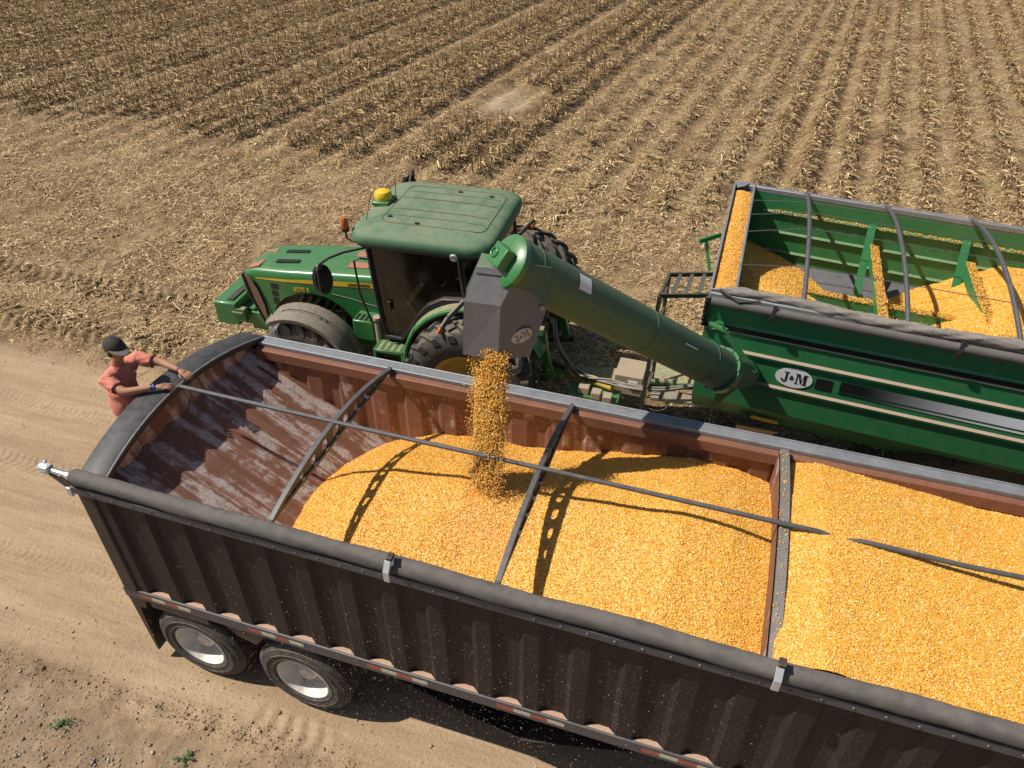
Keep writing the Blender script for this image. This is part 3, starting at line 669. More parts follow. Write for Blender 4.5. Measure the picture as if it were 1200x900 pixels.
# wheels: tyre, rim, hub; duals on both sides of two axles
def wheel(cx, y_face, sgn, zc=0.525, R=0.525, wd=0.27):
    """outer dish faces -y when sgn=-1"""
    t = MB(); yo = y_face; s = -sgn
    prof = [(0.292, 0.02), (0.31, 0.0), (0.330, -0.006), (0.334, -0.012), (0.342, -0.012), (0.346, -0.008), (0.40, -0.012), (0.404, -0.017), (0.412, -0.017), (0.416, -0.010), (0.455, 0.000), (0.470, 0.004), (0.476, 0.004), (0.480, 0.014), (0.500, 0.024), (0.512, 0.04)]
    tread = []
    for i in range(5):
        a = 0.045+i*0.04; tread += [(0.525, a), (0.525, a+0.030), (0.514, a+0.031), (0.514, a+0.039)]
    prof += tread+[(0.512, wd-0.02), (0.47, wd), (0.36, wd+0.01), (0.30, wd-0.02)]
    t.lathe(prof, (cx, yo, zc), (0, s, 0), 56); to = t.build('wheel', M['rubber'], T, smooth=40)
    r = MB(); r.lathe([(0.302, 0.012), (0.302, 0.004), (0.286, 0.0), (0.280, 0.012), (0.268, 0.05), (0.258, 0.12), (0.24, 0.165), (0.17, 0.178), (0.13, 0.172), (0.11, 0.15), (0.095, 0.09), (0.08, 0.07), (0.0, 0.068)], (cx, yo, zc), (0, s, 0), 48)
    for i in range(10):
        g = 2*pi*i/10; r.lathe([(0.0, -0.022), (0.014, -0.022), (0.016, 0.01)], (cx+0.145*cos(g), yo+s*0.172, zc+0.145*sin(g)), (0, s, 0), 6)
    r.build('rim', M['rim_white'], to, smooth=40)
for cx in (0.66, 1.905):
    wheel(cx, 0.015, -1); wheel(cx, 0.345, -1); wheel(cx, W-0.015, 1); wheel(cx, W-0.345, 1)
    mb = MB(); mb.tube([(cx, 0.2, 0.525), (cx, W-0.2, 0.525)], 0.065, 12); mb.build('axle', M['black'], T)
mb = MB(); mb.tube([(10.5, 0.75, 0.02), (10.5, 0.75, 1.2)], 0.06); mb.tube([(10.5, W-.75, 0.02), (10.5, W-.75, 1.2)], 0.06); mb.build('landing_leg', M['black'], T)
# roof bows: lens-shaped plates with round holes, two flanges
def bow(bx, holes=True):
    y0, y1 = 0.10, W-0.12; n = 25
    top = lambda y: 2.79+0.20*(1-((y-(y0+y1)/2)/((y1-y0)/2))**2)
    bot = lambda y: 2.77+0.0*(1-((y-(y0+y1)/2)/((y1-y0)/2))**2)
    ys_ = np.linspace(y0, y1, n)
    f = MB(); f.grid([[(bx+dx, y, top(y)) for y in ys_] for dx in (-0.022, 0.022)]); f.grid([[(bx+dx, y, top(y)-0.045) for y in ys_] for dx in (-0.022, 0.022)])
    for dx in (-0.022, 0.022): f.grid([[(bx+dx, y, top(y)-dz) for y in ys_] for dz in (0, 0.045)])
    root = f.build('tarp_bow', M['steel'], T, smooth=30)
    g = MB()
    g.grid([[(bx+dx, y, bot(y)) for y in ys_] for dx in (-0.020, 0.020)]); g.grid([[(bx+dx, y, bot(y)+0.035) for y in ys_] for dx in (-0.020, 0.020)])
    for dx in (-0.020, 0.020): g.grid([[(bx+dx, y, bot(y)+dz) for y in ys_] for dz in (0, 0.035)])
    g.build('bottom_chord', M['steel'], root, smooth=30)
    # web plate with holes: ring strips around each hole centre
    p = MB(); nh = 9; step = (y1-y0-0.5)/nh
    for i in range(nh):
        ya = y0+0.25+i*step; yb = ya+step; yc = (ya+yb)/2
        za = (top(yc)-0.045+bot(yc)+0.035)/2; hh = (top(yc)-0.045-bot(yc)-0.035)/2; rad = max(0.012, min(0.078, hh*0.90, step*0.41)); K = 20
        inner, outer = [], []
        for k in range(K):
            a = 2*pi*k/K+pi/4; cy_, sy_ = cos(a), sin(a); m_ = max(abs(cy_), abs(sy_))
            inner.append((yc+rad*cy_, za+rad*sy_)); oy = yc+cy_/m_*step/2
            outer.append((oy, (top(oy)-0.04 if sy_/m_ > 0.99 else bot(oy)+0.03 if sy_/m_ < -0.99 else za+sy_/m_*hh)))
        for dx in (-0.006, 0.006):
            o = len(p.v); p.v += [(bx+dx, a, b) for a, b in inner]+[(bx+dx, a, b) for a, b in outer]
            p.f += [(o+k, o+(k+1) % K, o+K+(k+1) % K, o+K+k) for k in range(K)]
    p.build('web_plate', M['steel'], root, smooth=0)
bow(1.96); bow(4.0); bow(8.3)
# solid divider under the third bow
bx = 6.07; ysd = np.linspace(0.10, 2.44, 25); tp = lambda y: 2.79+0.16*(1-((y-1.27)/1.17)**2)
mb = MB()
for dx in (-0.012, 0.012): mb.grid([[(bx-0.035+dx, y, z(y)) for y in ysd] for z in (lambda y: 1.2, lambda y: tp(y)-.02)])
mb.build('divider_plate', M['rust_wall'], T, smooth=0)
mb = MB(); prof = [(-0.035, -0.05), (-0.035, 0.0), (0.042, 0.0), (0.042, -0.05)]
mb.grid([[(bx+a, y, tp(y)+b) for y in ysd] for a, b in prof]); mb.build('divider_flange', M['steel_pale'], T, smooth=20)
# ridge pole resting on the bows
pole = [(0.26, 1.25, 3.02)]+[(0.2+i*0.5, 1.27, 2.990+0.004*sin(i)) for i in range(2, 12)]+[(6.07, 1.27, 2.985), (6.34, 1.27, 2.984), (6.45, 1.27, 2.958), (6.56, 1.27, 2.958), (6.67, 1.27, 2.984), (7.4, 1.27, 2.97), (8.3, 1.27, 3.0), (11.4, 1.27, 3.0)]
mb = MB(); mb.tube(pole, 0.021, 10); mb.build('ridge_pole', M['steel'], T)

# ---------------------------------------------------------------- corn heaped in the trailer
XC = np.array([0.0, 1.0, 1.3, 1.6, 1.95, 2.5, 3.1, 3.5, 4.0, 4.54, 5.27, 5.7, 6.05]); ZC = np.array([0.6, 1.30, 1.66, 1.93, 2.16, 2.41, 2.50, 2.50, 2.56, 2.67, 2.80, 2.76, 2.66])
XC2 = np.array([6.05, 6.4, 6.75, 7.2, 7.8, 9.0, 10.0, 11.6]); ZC2 = np.array([2.90, 2.98, 2.96, 2.90, 2.84, 2.86, 2.9, 2.7])
def heap_z(x, y):
    z1 = np.interp(x, XC, ZC); z2 = np.interp(x, XC2, ZC2)
    d = (y-1.30)/1.17
    c1 = np.where(d > 0, 0.42-0.02*np.clip(x-3, 0, 3), 0.24)*np.abs(d)**1.7; c2 = np.where(d > 0, 0.28, 0.10)*np.abs(d)**1.7
    z = np.where(x < 6.045, z1-c1, z2-c2)
    rr = np.hypot(x-3.45, y-1.27); z = z+0.10*np.exp(-(rr/0.42)**2)-0.05*np.exp(-(rr/0.13)**2)
    return z+fbm(x*1.6, y*1.6, 3, 41)*0.05+fbm(x*14, y*14, 3, 42)*0.016
KTONE = [(0.76, 0.405, 0.054), (0.71, 0.350, 0.038), (0.78, 0.46, 0.088), (0.63, 0.29, 0.032), (0.83, 0.60, 0.26), (0.74, 0.38, 0.046)]
def kernels(P, size=0.0075, var=0.25, flat=None):
    """random little wedge-shaped kernels at points P -> (V, F, tone)"""
    n = len(P)
    base = np.array([(-1, -.7, -.5), (1, -1.0, -.5), (1, 1.0, -.5), (-1, .7, -.5), (-.9, -.5, .5), (.9, -.8, .5), (.9, .8, .5), (-.9, .5, .5)])*np.array([1, .8, .75])
    q = RNG.normal(0, 1, (n, 4)); q /= np.linalg.norm(q, axis=1)[:, None]; a, b, c, d = q.T
    Rm = np.stack([1-2*(c*c+d*d), 2*(b*c-a*d), 2*(b*d+a*c), 2*(b*c+a*d), 1-2*(b*b+d*d), 2*(c*d-a*b), 2*(b*d-a*c), 2*(c*d+a*b), 1-2*(b*b+c*c)], 1).reshape(n, 3, 3)
    V = np.einsum('nij,kj->nki', Rm, base)*(size*RNG.uniform(1-var, 1+var, (n, 1, 1)))+P[:, None]
    Fq = np.array([(0, 3, 2, 1), (4, 5, 6, 7), (0, 1, 5, 4), (1, 2, 6, 5), (2, 3, 7, 6), (3, 0, 4, 7)])
    return V.reshape(-1, 3), ((np.arange(n)*8)[:, None, None]+Fq[None]).reshape(-1, 4), np.repeat(tones(n, KTONE, 0.07), 8, 0)
def height_heap(name, xs, ys, fz, nk, keep=None, ksize=0.0078):
    X, Y = np.meshgrid(xs, ys); Z = fz(X, Y); V = np.stack([X.ravel(), Y.ravel(), Z.ravel()], 1); n = len(xs); m = len(ys)
    i = (np.arange(m-1)[:, None]*n+np.arange(n-1)[None]).ravel(); Fq = np.stack([i, i+1, i+n+1, i+n], 1)
    if keep is not None:
        kp = keep(X, Y, Z).ravel(); Fq = Fq[kp[Fq].any(1)]
    o = npmesh(name, V, Fq, M['corn'], np.repeat([[0.75, 0.42, 0.06]], len(V), 0), smooth=True)
    x = RNG.uniform(xs[0], xs[-1], nk); y = RNG.uniform(ys[0], ys[-1], nk); z = fz(x, y)+RNG.uniform(0, 0.004, nk)
    if keep is not None: k = keep(x, y, z); x, y, z = x[k], y[k], z[k]
    k = visible(x, y, 1.03, 2.6); return o, np.stack([x[k], y[k], z[k]], 1)
def join_kernels(o, P, size=0.0078):
    """append kernels as a second material slot of the same heap mesh"""
    V, Fq, tn = kernels(P, size); me = o.data; nv = len(me.vertices)
    A = np.zeros(nv*3, np.float32); me.vertices.foreach_get('co', A); F0 = np.zeros(len(me.loops), np.int32); me.loops.foreach_get('vertex_index', F0)
    nf0 = len(me.polygons); V2 = np.concatenate([A.reshape(-1, 3), V]); F2 = np.concatenate([F0.reshape(-1, 4), Fq+nv])
    nm = o.name; bpy.data.objects.remove(o); bpy.data.meshes.remove(me)
    o = npmesh(nm, V2, F2, M['corn'], np.concatenate([np.repeat([[0.75, 0.42, 0.06]], nv, 0), tn])); o.data.materials.append(M['kernel'])
    mi = np.zeros(len(F2), np.int32); mi[nf0:] = 1; o.data.polygons.foreach_set('material_index', mi)
    sm = np.zeros(len(F2), bool); sm[:nf0] = True; o.data.polygons.foreach_set('use_smooth', sm); return o
in_trailer = lambda X, Y, Z: (Z > slope_z(X)-0.04) & ((X < 6.02) | (X > 6.05))
hp, kp = height_heap('corn_heap', np.arange(0.9, 6.041, 0.03), np.arange(0.13, 2.47, 0.03), heap_z, 60000, in_trailer)
hp = join_kernels(hp, kp, 0.0058); tag(hp, 'mound of loose yellow corn under the pouring stream, rear part of the black trailer', 'corn heap', 'corn heaps in the trailer')
hp, kp = height_heap('corn_heap', np.arange(6.065, 11.55, 0.03), np.arange(0.075, 2.47, 0.03), heap_z, 60000, None)
hp = join_kernels(hp, kp, 0.0058); tag(hp, 'mound of yellow corn that buries the ridge pole, right of the trailer divider', 'corn heap', 'corn heaps in the trailer')

# ---------------------------------------------------------------- pouring stream and flying chaff
def stream():
    D1 = np.array([.80, -.60]); D2 = np.array([.60, .80])
    n = 21000; t = RNG.uniform(0, 1, n)**0.95; g = RNG.uniform(0, 2*pi, n); rad = RNG.uniform(0, 1, n)**0.42
    rk = (0.84+0.35*fbm(g*2.2+np.cos(g)*3, t*12, 4, 61))*rad+np.abs(RNG.normal(0, 0.035, n))
    p, q = np.cos(g)*.212*rk*(1-.14*t), np.sin(g)*.080*rk
    n2 = 3600; t3 = RNG.uniform(0, 1, n2); g3 = np.where(RNG.uniform(0, 1, n2) < .6, RNG.normal(0, .7, n2), RNG.uniform(0, 2*pi, n2)); r3 = 0.95+np.abs(RNG.normal(0, .22, n2))*(1+.5*t3)
    p = np.concatenate([p, np.cos(g3)*.212*r3*(1-.1*t3)]); q = np.concatenate([q, np.sin(g3)*.085*r3]); t = np.concatenate([t, t3])
    x = 3.425+.03*t+p*D1[0]+q*D2[0]; y = 1.60-.33*t**1.2+p*D1[1]+q*D2[1]; z = 3.97-t*1.49
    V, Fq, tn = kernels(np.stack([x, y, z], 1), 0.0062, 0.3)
    o = npmesh('corn_stream', V, Fq, M['falling'], np.clip(tn*np.array([1.14, 1.20, 1.30]), 0, .90))  # tones lifted above the heap's, standing in for light lost to self-shading
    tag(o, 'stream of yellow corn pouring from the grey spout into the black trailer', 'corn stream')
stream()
def chaff():
    n = 11000; k = int(n*0.58)
    x = np.concatenate([RNG.normal(3.9, 1.6, k), RNG.normal(3.55, 0.38, n-k)]); y = np.concatenate([RNG.uniform(-1.2, -0.15, k), RNG.normal(1.40, 0.40, n-k).clip(.3, 2.38)])
    z = np.concatenate([RNG.uniform(0.5, 2.75, k), 2.5+np.abs(RNG.normal(0, .55, n-k))])
    s = RNG.uniform(0.0012, 0.0032, n); s[k:] *= .8; q = RNG.normal(0, 1, (n, 4, 3))*s[:, None, None]; V = q+np.stack([x, y, z], 1)[:, None]
    T4 = np.array([(0, 1, 2), (0, 2, 3), (0, 3, 1), (1, 3, 2)]); Fq = ((np.arange(n)*4)[:, None, None]+T4[None]).reshape(-1, 3)
    o = npmesh('airborne_chaff', V.reshape(-1, 3), Fq, M['straw'], np.repeat(tones(n, [(0.62, 0.30, 0.20), (0.72, 0.52, 0.34), (0.55, 0.22, 0.14)], 0.1), 4, 0))
    tag(o, 'fine reddish chaff drifting in the air around the trailer side and the corn stream', None, None, 'stuff')
chaff()

# ---------------------------------------------------------------- tractor (x points to its rear, nose at -x)
K = thing('tractor', 'green farm tractor with yellow stripe and dark tinted cab, parked behind the black trailer', 'tractor', (1.55, 5.95, 0), radians(3.5), local=True)
def tire(cx, cy, R, wd, rimr, nl, name='wheel', mt='rubber', lugh=0.055):
    prof = [(rimr, 0.02), (rimr+.03, 0.0), (R*0.75, -0.015), (R-lugh-.09, 0.0), (R-lugh-.02, 0.05), (R-lugh, 0.12), (R-lugh, wd-0.12), (R-lugh-.02, wd-0.05), (R-lugh-.09, wd), (R*0.75, wd+0.015), (rimr+.03, wd), (rimr, wd-.02)]
    t = MB(); c = Vector((cx, cy-wd/2, R)); t.lathe(prof, c, (0, 1, 0), 60)
    for side in (0, 1):
        for i in range(nl):
            g0 = 2*pi*(i+0.5*side)/nl; lw = 0.045 if R > .9 else 0.036; sect = []
            for j in range(5):                       # a lug curves from the shoulder to just past the centre line
                u = j/4; yy_ = (-0.02+u*(wd*0.54)); yy_ = yy_ if side == 0 else wd-yy_
                g = g0+0.34*u**0.8*(0.9 if R > .9 else 1.0); r1 = R-(0.085 if j == 0 else 0.02 if j == 1 else 0); r0 = R-lugh-(0.14 if j == 0 else 0.04)
                dw = lw*(1.15-0.25*u)/R
                sect.append([Vector((cx+r*cos(a), cy-wd/2+yy_, R+r*sin(a))) for r, a in ((r0, g-dw*1.25), (r1, g-dw*.8), (r1, g+dw*.8), (r0, g+dw*1.25))])
            V = [p for q in sect for p in q]; Fq = []
            for j in range(4): Fq += [(4*j+k, 4*j+k+1, 4*j+5+k, 4*j+4+k) for k in range(3)]
            Fq += [(0, 1, 2, 3), (16, 17, 18, 19)]
            t.add(V, Fq)
    o = t.build(name, M[mt], K, smooth=30)
    r = MB(); s = -1 if cy < 0 else 1; yo = cy+s*wd/2
    r.lathe([(rimr+.02, -0.02), (rimr+.015, -0.005), (rimr-.02, -0.01), (rimr-.05, -0.10), (rimr-.09, -0.16), (0.24, -0.17), (0.20, -0.08), (0.15, -0.03), (0.0, -0.02)], (cx, yo, R), (0, s, 0), 40); r.build('rim', M['yellow_dusty'], o)
    h = MB(); h.tube([(cx, yo-s*0.1, R), (cx, yo+s*0.10, R)], 0.075, 14); h.build('hub', M['steel'], o)
    return o
tire(0.38, -1.25, 1.02, 0.50, 0.56, 21); tire(0.42, 1.62, 1.05, 0.50, 0.56, 21)
tire(-2.42, -1.0, 0.76, 0.42, 0.40, 18, mt='rubber_dusty', lugh=0.05); tire(-2.42, 1.0, 0.76, 0.42, 0.40, 18, mt='rubber_dusty', lugh=0.05)
# front wheel fenders with a moulded groove
for cy in (-1.0, 1.0):
    mb = MB(); rows = []
    for a in np.linspace(radians(2), radians(122), 20):
        rows.append([(-2.42+r*cos(a), cy+d, 0.76+r*sin(a)) for r, d in ((0.80, -.26), (0.855, -.255), (0.88, -.20), (0.88, -.06), (0.87, -.05), (0.87, .0), (0.88, .01), (0.88, .21), (0.85, .255))])
    mb.grid(rows); fd = mb.build('front_fender', M['fender_grey'], K, smooth=40, solid=0.012)
    g = MB()
    for d in (-.052, .002): g.grid([[(-2.42+0.884*cos(a), cy+d+e, 0.76+0.884*sin(a)) for e in (-.006, .006)] for a in np.linspace(radians(12), radians(108), 16)])
    for a in (30, 60, 66, 108): g.grid([[(-2.42+0.884*cos(radians(a+q)), cy-.052+d, 0.76+0.884*sin(radians(a+q))) for d in (0, .054)] for q in (-.5, .5)])
    g.build('fender_groove', M['black_decal'], fd, smooth=0)
    mb = MB(); mb.bar((-2.42, cy*0.6, 0.85), (-2.42, cy*0.78, 1.60), 0.05); mb.build('fender_bracket', M['black'], K)
# hood: lofted shell
def hoodsec(x):
    u = (x+3.70)/2.40
    top = 1.90+0.26*u-0.05*u*u-0.10*max(0, 1-u*9)**2
    hw = 0.43+0.075*min(1, u*3.0)+0.02*u
    return top, hw
mb = MB(); rows = []
for x in np.concatenate([[-3.72, -3.70, -3.64, -3.54], np.linspace(-3.4, -1.28, 14)]):
    top, hw = hoodsec(x); u = (x+3.72)/2.44
    sh = 0.015 if x < -3.71 else 0
    ring = []
    for a, b in ((1.0, -0.36), (1.0, -0.22), (1.0, -0.13), (0.985, -0.085), (0.95, -0.045), (0.88, -0.02), (0.70, -0.006), (0.4, 0.006), (0, 0.012)):
        ring.append((a*(hw-sh), b-sh))
    rows.append([(x, -y, top+z) for y, z in ring]+[(x, y, top+z) for y, z in ring[-2::-1]])
mb.grid(rows); mb.add(rows[0], [tuple(range(len(rows[0])))])
hood = mb.build('hood', M['green'], K, smooth=40)
# side panels with the wheel-arch cut-out
def archz(x):
    pts = [(-3.50, 1.0), (-3.26, 1.14), (-3.12, 1.34), (-2.95, 1.50), (-2.72, 1.61), (-2.45, 1.655), (-2.2, 1.62), (-1.98, 1.50), (-1.84, 1.36), (-1.74, 1.22), (-1.30, 1.16)]
    return float(np.interp(x, [p[0] for p in pts], [p[1] for p in pts]))
for s in (-1, 1):
    mb = MB(); xs_ = np.linspace(-3.50, -1.28, 50)
    A = []
    for x in xs_:
        top, hw = hoodsec(x); A.append([(x, s*(hw+0.003), top-0.34), (x, s*(hw+0.003), max(archz(x), 1.0)), (x, s*(hw-0.05), max(archz(x), 1.0)-0.004)])
    mb.grid(A); sp = mb.build('hood_side_panel', M['green'], K, smooth=30)
    sm_ = MB(); sm_.tube([(x_, s*(hoodsec(x_)[1]+.004), z_) for x_, z_ in ((-2.10, 1.70), (-1.8, 1.665), (-1.5, 1.61), (-1.29, 1.58))], .005, 5); sm_.build('panel_seam', M['beige'], sp)
    sm_ = MB(); sm_.tube([(x_, s*(hoodsec(x_)[1]*k1_+.003), hoodsec(x_)[0]+k2_) for x_, k1_, k2_ in ((-1.36, 1, -.34), (-1.36, 1, -.13), (-1.36, .95, -.04), (-1.36, .7, -.002), (-1.36, .05, .016))], .007, 5); sm_.build('panel_seam', M['black_decal'], sp)
    # yellow stripe
    st = MB(); Rw = []
    for x in np.linspace(-3.44, -1.29, 20):
        top, hw = hoodsec(x); u = (x+3.44)/2.15; h = 0.016+0.070*min(1, u*1.6); zc = top-0.165
        Rw.append([(x, s*(hw+0.005), zc-h*.5), (x, s*(hw+0.005), zc+h*.5)])
    st.grid(Rw); st.build('stripe', M['yellow'], hood, smooth=0)
    tp_, hw_ = hoodsec(-1.62)
    tx_ = MB(); lettering(tx_, 'JOHN DEERE', 0.062, (-1.62, s*(hw_+0.008), tp_-0.168), (-s, 0, 0.07*-s), (0, 0, 1), 0.001, 1.05); tx_.build('lettering', M['black_decal'], hood, smooth=0)
    tp_, hw_ = hoodsec(-2.62)
    tx_ = MB(); lettering(tx_, '8270 R', 0.10, (-2.62, s*(hw_+0.006), tp_-0.315), (-s, 0, 0.07*-s), (0, 0, 1), 0.002, 1.0); tx_.build('lettering', M['yellow'], hood, smooth=0)
    for j, (zt, zb, xl, xr) in enumerate(((-.235, -.335, -3.17, -2.98), (-.37, -.46, -3.18, -3.02), (-.495, -.61, -3.18, -3.06))):
        tp_, hw_ = hoodsec(-3.1); v = MB(); v.prism([(xl, s*(hw_+.004), tp_+zt), (xr, s*(hw_+.004), tp_+zt), (xr-.03, s*(hw_+.004), tp_+zb), (xl, s*(hw_+.004), tp_+zb)], (0, s*0.004, 0)); v.build('side_vent', M['black_decal'], hood, smooth=0)
    gs = MB(); gs.prism([(-3.66, s*.45, 1.80), (-3.53, s*.475, 1.78), (-3.42, s*.49, 1.55), (-3.36, s*.495, 1.30), (-3.35, s*.495, 1.0), (-3.42, s*.47, 0.98), (-3.60, s*.44, 1.45)], (0, s*0.012, 0)); gs.build('side_screen', M['screen'], hood)
    gb = MB(); gb.tube([(-3.67, s*.462, 1.81), (-3.62, s*.458, 1.45), (-3.43, s*.482, 0.97)], 0.022, 6); gb.build('screen_frame', M['plastic'], hood)
mb = MB(); mb.prism([(-3.70, -.43, 1.80), (-3.64, -.42, 1.45), (-3.46, -.42, 1.0), (-3.46, .42, 1.0), (-3.64, .42, 1.45), (-3.70, .43, 1.80)], (0.02, 0, 0)); mb.build('front_grille', M['screen'], hood)
for yv in (-0.20, 0.14):
    tp_, _ = hoodsec(-2.98); v = MB(); v.prism([(-3.16, yv-.06, tp_-.004), (-2.76, yv-.045, tp_+.036), (-2.76, yv+.045, tp_+.036), (-3.16, yv+.04, tp_-.004)], (0, 0, 0.010)); v.build('top_vent', M['black_decal'], hood, smooth=0)
for (xc, yc, lx, ly) in ((-3.50, -.27, .22, .22), (-3.46, .12, .22, .22), (-1.72, -.22, .34, .17), (-1.74, .15, .34, .17)):
    tp_, _ = hoodsec(xc); v = MB(); a = 0.10; cx0, cx1 = xc-lx/2, xc+lx/2
    v.prism([(cx0, yc-ly/2, hoodsec(cx0)[0]+.004), (cx1, yc-ly/2, hoodsec(cx1)[0]+.004), (cx1, yc+ly/2, hoodsec(cx1)[0]+.006), (cx0, yc+ly/2, hoodsec(cx0)[0]+.006)], (0, 0, 0.008)); v.build('dirt_patch', M['chaffpatch'], hood, smooth=0)
# engine, frame, front axle, front weights
mb = MB(); mb.box((-2.3, 0, 1.32), (2.1, 0.62, 0.72)); mb.tube([(-2.0, -.36, 1.4), (-2.0, -.36, 1.75)], 0.09); mb.tube([(-2.7, -.34, 1.2), (-1.9, -.36, 1.3)], 0.06); mb.build('engine', M['black'], K, bevel=0.02)
mb = MB()
for i in range(7): mb.tube([(-2.9+i*.17, -.33, 1.05), (-2.85+i*.16, -.39, 1.25+.05*(i % 3)), (-2.7+i*.15, -.36, 1.5)], 0.022, 6)
mb.build('engine_pipes', M['green'], K)
mb = MB(); mb.box((-2.4, 0, 0.80), (2.9, 0.56, 0.34)); mb.build('chassis', M['green'], K, bevel=0.02)
mb = MB(); mb.box((-2.42, 0, 0.74), (0.22, 1.6, 0.18)); mb.build('front_axle', M['green'], K, bevel=0.03)
mb = MB(); mb.box((-3.88, 0, 0.86), (0.25, 0.5, 0.32)); mb.build('weight_bracket', M['green'], K, bevel=0.01)
fw = MB(); fw.box((-4.17, 0.04, 0.98), (0.42, 0.98, 0.42)); fwo = fw.build('front_weight', M['green'], K, bevel=0.03)
mb = MB(); mb.box((-4.10, 0.04, 1.20), (0.10, 0.80, 0.03)); mb.build('weight_handle', M['plastic'], fwo)
mb = MB(); mb.box((-3.90, -0.40, 0.98), (0.16, 0.10, 0.24)); mb.box((-3.95, -.455, 1.02), (.20, .03, .05)); mb.build('weight_clamp', M['green_dusty'], fwo, bevel=0.006)
# cab
yc = 0.86
def cabline(P, r=0.032): m = MB(); m.tube(P, r, 8); return m
for s in (-1, 1):
    y = s*yc
    m = cabline([(-1.10, s*.84, 1.30), (-1.17, s*.86, 2.0), (-1.22, s*.86, 2.82)], 0.042); m.build('front_pillar', M['plastic'], K)
    m = cabline([(0.20, s*.88, 2.16), (0.17, s*.90, 2.5), (0.14, s*.90, 2.86)], 0.05); m.build('middle_pillar', M['plastic'], K)
    m = cabline([(0.52, s*.70, 2.1), (0.50, s*.72, 2.5), (0.46, s*.72, 2.85)], 0.04); m.build('rear_pillar', M['plastic'], K)
    fz_ = [(-1.10, 1.31), (-0.84, 1.29), (-0.72, 1.45), (-0.55, 1.74), (-0.36, 1.97), (-0.14, 2.11), (0.18, 2.16)]
    m = cabline([(a, s*.865, b) for a, b in fz_], 0.034); m.build('door_sill', M['plastic'], K)
    g = MB(); poly = [(a, b) for a, b in fz_]+[(0.15, 2.86), (-1.21, 2.86)]
    g.add([(a, s*(.85+.015*sin(pi*(b-1.3)/1.6)), b) for a, b in poly], [tuple(range(len(poly)))]); dr = g.build('door_glass', M['glass'], K, smooth=0)
    h = MB(); h.box((-0.98, s*.885, 1.86), (0.05, 0.035, 0.16)); h.box((-0.98, s*.90, 1.93), (0.03, 0.03, 0.03)); h.build('door_handle', M['black'], dr, bevel=0.008)
    g = MB(); g.add([(0.22, s*.875, 2.12), (0.51, s*.715, 2.08), (0.47, s*.73, 2.86), (0.17, s*.89, 2.86)], [(0, 1, 2, 3)]); g.build('quarter_glass', M['glass'], K, smooth=0)
    sp = MB(); sp.prism([(-0.58, s*.88, 1.75), (-0.38, s*.88, 2.00), (-0.12, s*.88, 2.155), (0.30, s*.88, 2.20), (0.30, s*.88, 2.11), (-0.10, s*.88, 2.06), (-0.33, s*.88, 1.92), (-0.52, s*.88, 1.70)], (0, s*0.10, 0)); sp.build('cab_trim', M['plastic'], K, bevel=0.012)
g = MB(); g.grid([[(-1.10-0.06*q-0.10*cos(t), 0.84*sin(t), 1.35+1.5*q) for t in np.linspace(-pi/2, pi/2, 9)] for q in (0, 1)]); g.build('windscreen', M['glass'], K)
g = MB(); g.grid([[(0.53-0.05*q+0.03*cos(t), 0.70*sin(t), 2.05+0.80*q) for t in np.linspace(-pi/2, pi/2, 7)] for q in (0, 1)]); g.build('rear_window', M['glass'], K)
mb = MB(); mb.box((-0.30, 0, 1.24), (1.6, 1.62, 0.10)); mb.box((0.30, 0, 1.65), (0.50, 1.40, 0.80)); mb.build('cab_floor', M['plastic'], K, bevel=0.01)
mb = MB(); mb.box((-0.10, 0, 1.72), (0.5, 0.5, 0.14)); mb.box((0.12, 0, 2.06), (0.12, 0.48, 0.62)); mb.box((0.10, 0, 2.45), (0.09, 0.28, 0.18)); mb.build('driver_seat', M['cushion'], K, bevel=0.04)
mb = MB(); mb.lathe([(0.19, -.014), (0.205, 0), (0.19, .014), (0.175, 0)], (-0.66, 0, 2.0), (-0.45, 0, 0.9), 24, True); mb.tube([(-0.80, 0, 1.3), (-0.67, 0, 1.99)], 0.03); mb.build('steering_wheel', M['black'], K)
mb = MB(); mb.box((-0.2, 0.42, 1.82), (0.5, 0.18, 0.08)); mb.box((-0.45, 0.52, 2.1), (0.05, 0.25, 0.2)); mb.build('arm_console', M['cushion'], K, bevel=0.02)
# roof
def rrect(x0, x1, y0, y1, r, n=8):
    P = []
    for cx_, cy_, a0 in ((x1-r, y1-r, 0), (x0+r, y1-r, 90), (x0+r, y0+r, 180), (x1-r, y0+r, 270)):
        P += [(cx_+r*cos(radians(a0+90*k/n)), cy_+r*sin(radians(a0+90*k/n))) for k in range(n+1)]
    return P
RX0, RX1, RY = -1.50, 0.62, 1.02
mb = MB(); rings = []
for ins, z in ((0.10, 2.84), (0.02, 2.87), (0.0, 2.92), (0.015, 2.985), (0.06, 3.03), (0.14, 3.055), (0.30, 3.075), (0.55, 3.09)):
    rings.append([(a, b, z+0.02*(1-(b/RY)**2)-0.03*max(0, -(a+0.9))) for a, b in rrect(RX0+ins, RX1-ins, -RY+ins, RY-ins, max(0.06, 0.34-ins*.45))])
mb.grid([r+[r[0]] for r in rings]); mb.add(rings[-1], [tuple(range(len(rings[-1])))]); mb.add(rings[0], [tuple(range(len(rings[0])))])
rf = mb.build('cab_roof', M['green_roof'], K, smooth=40)
def roofz(a, b): 
    ins = min(a-RX0, RX1-a, RY-abs(b)); return float(np.interp(ins, [0.06, 0.14, 0.30, 0.55], [3.03, 3.055, 3.075, 3.09]))+0.02*(1-(b/RY)**2)-0.03*max(0, -(a+0.9))
mb = MB(); pp = rrect(-1.10, 0.42, -0.66, 0.66, 0.13, 5); pp.append(pp[0])
mb.tube([(a, b, roofz(a, b)+.001) for a, b in pp], 0.007, 5)
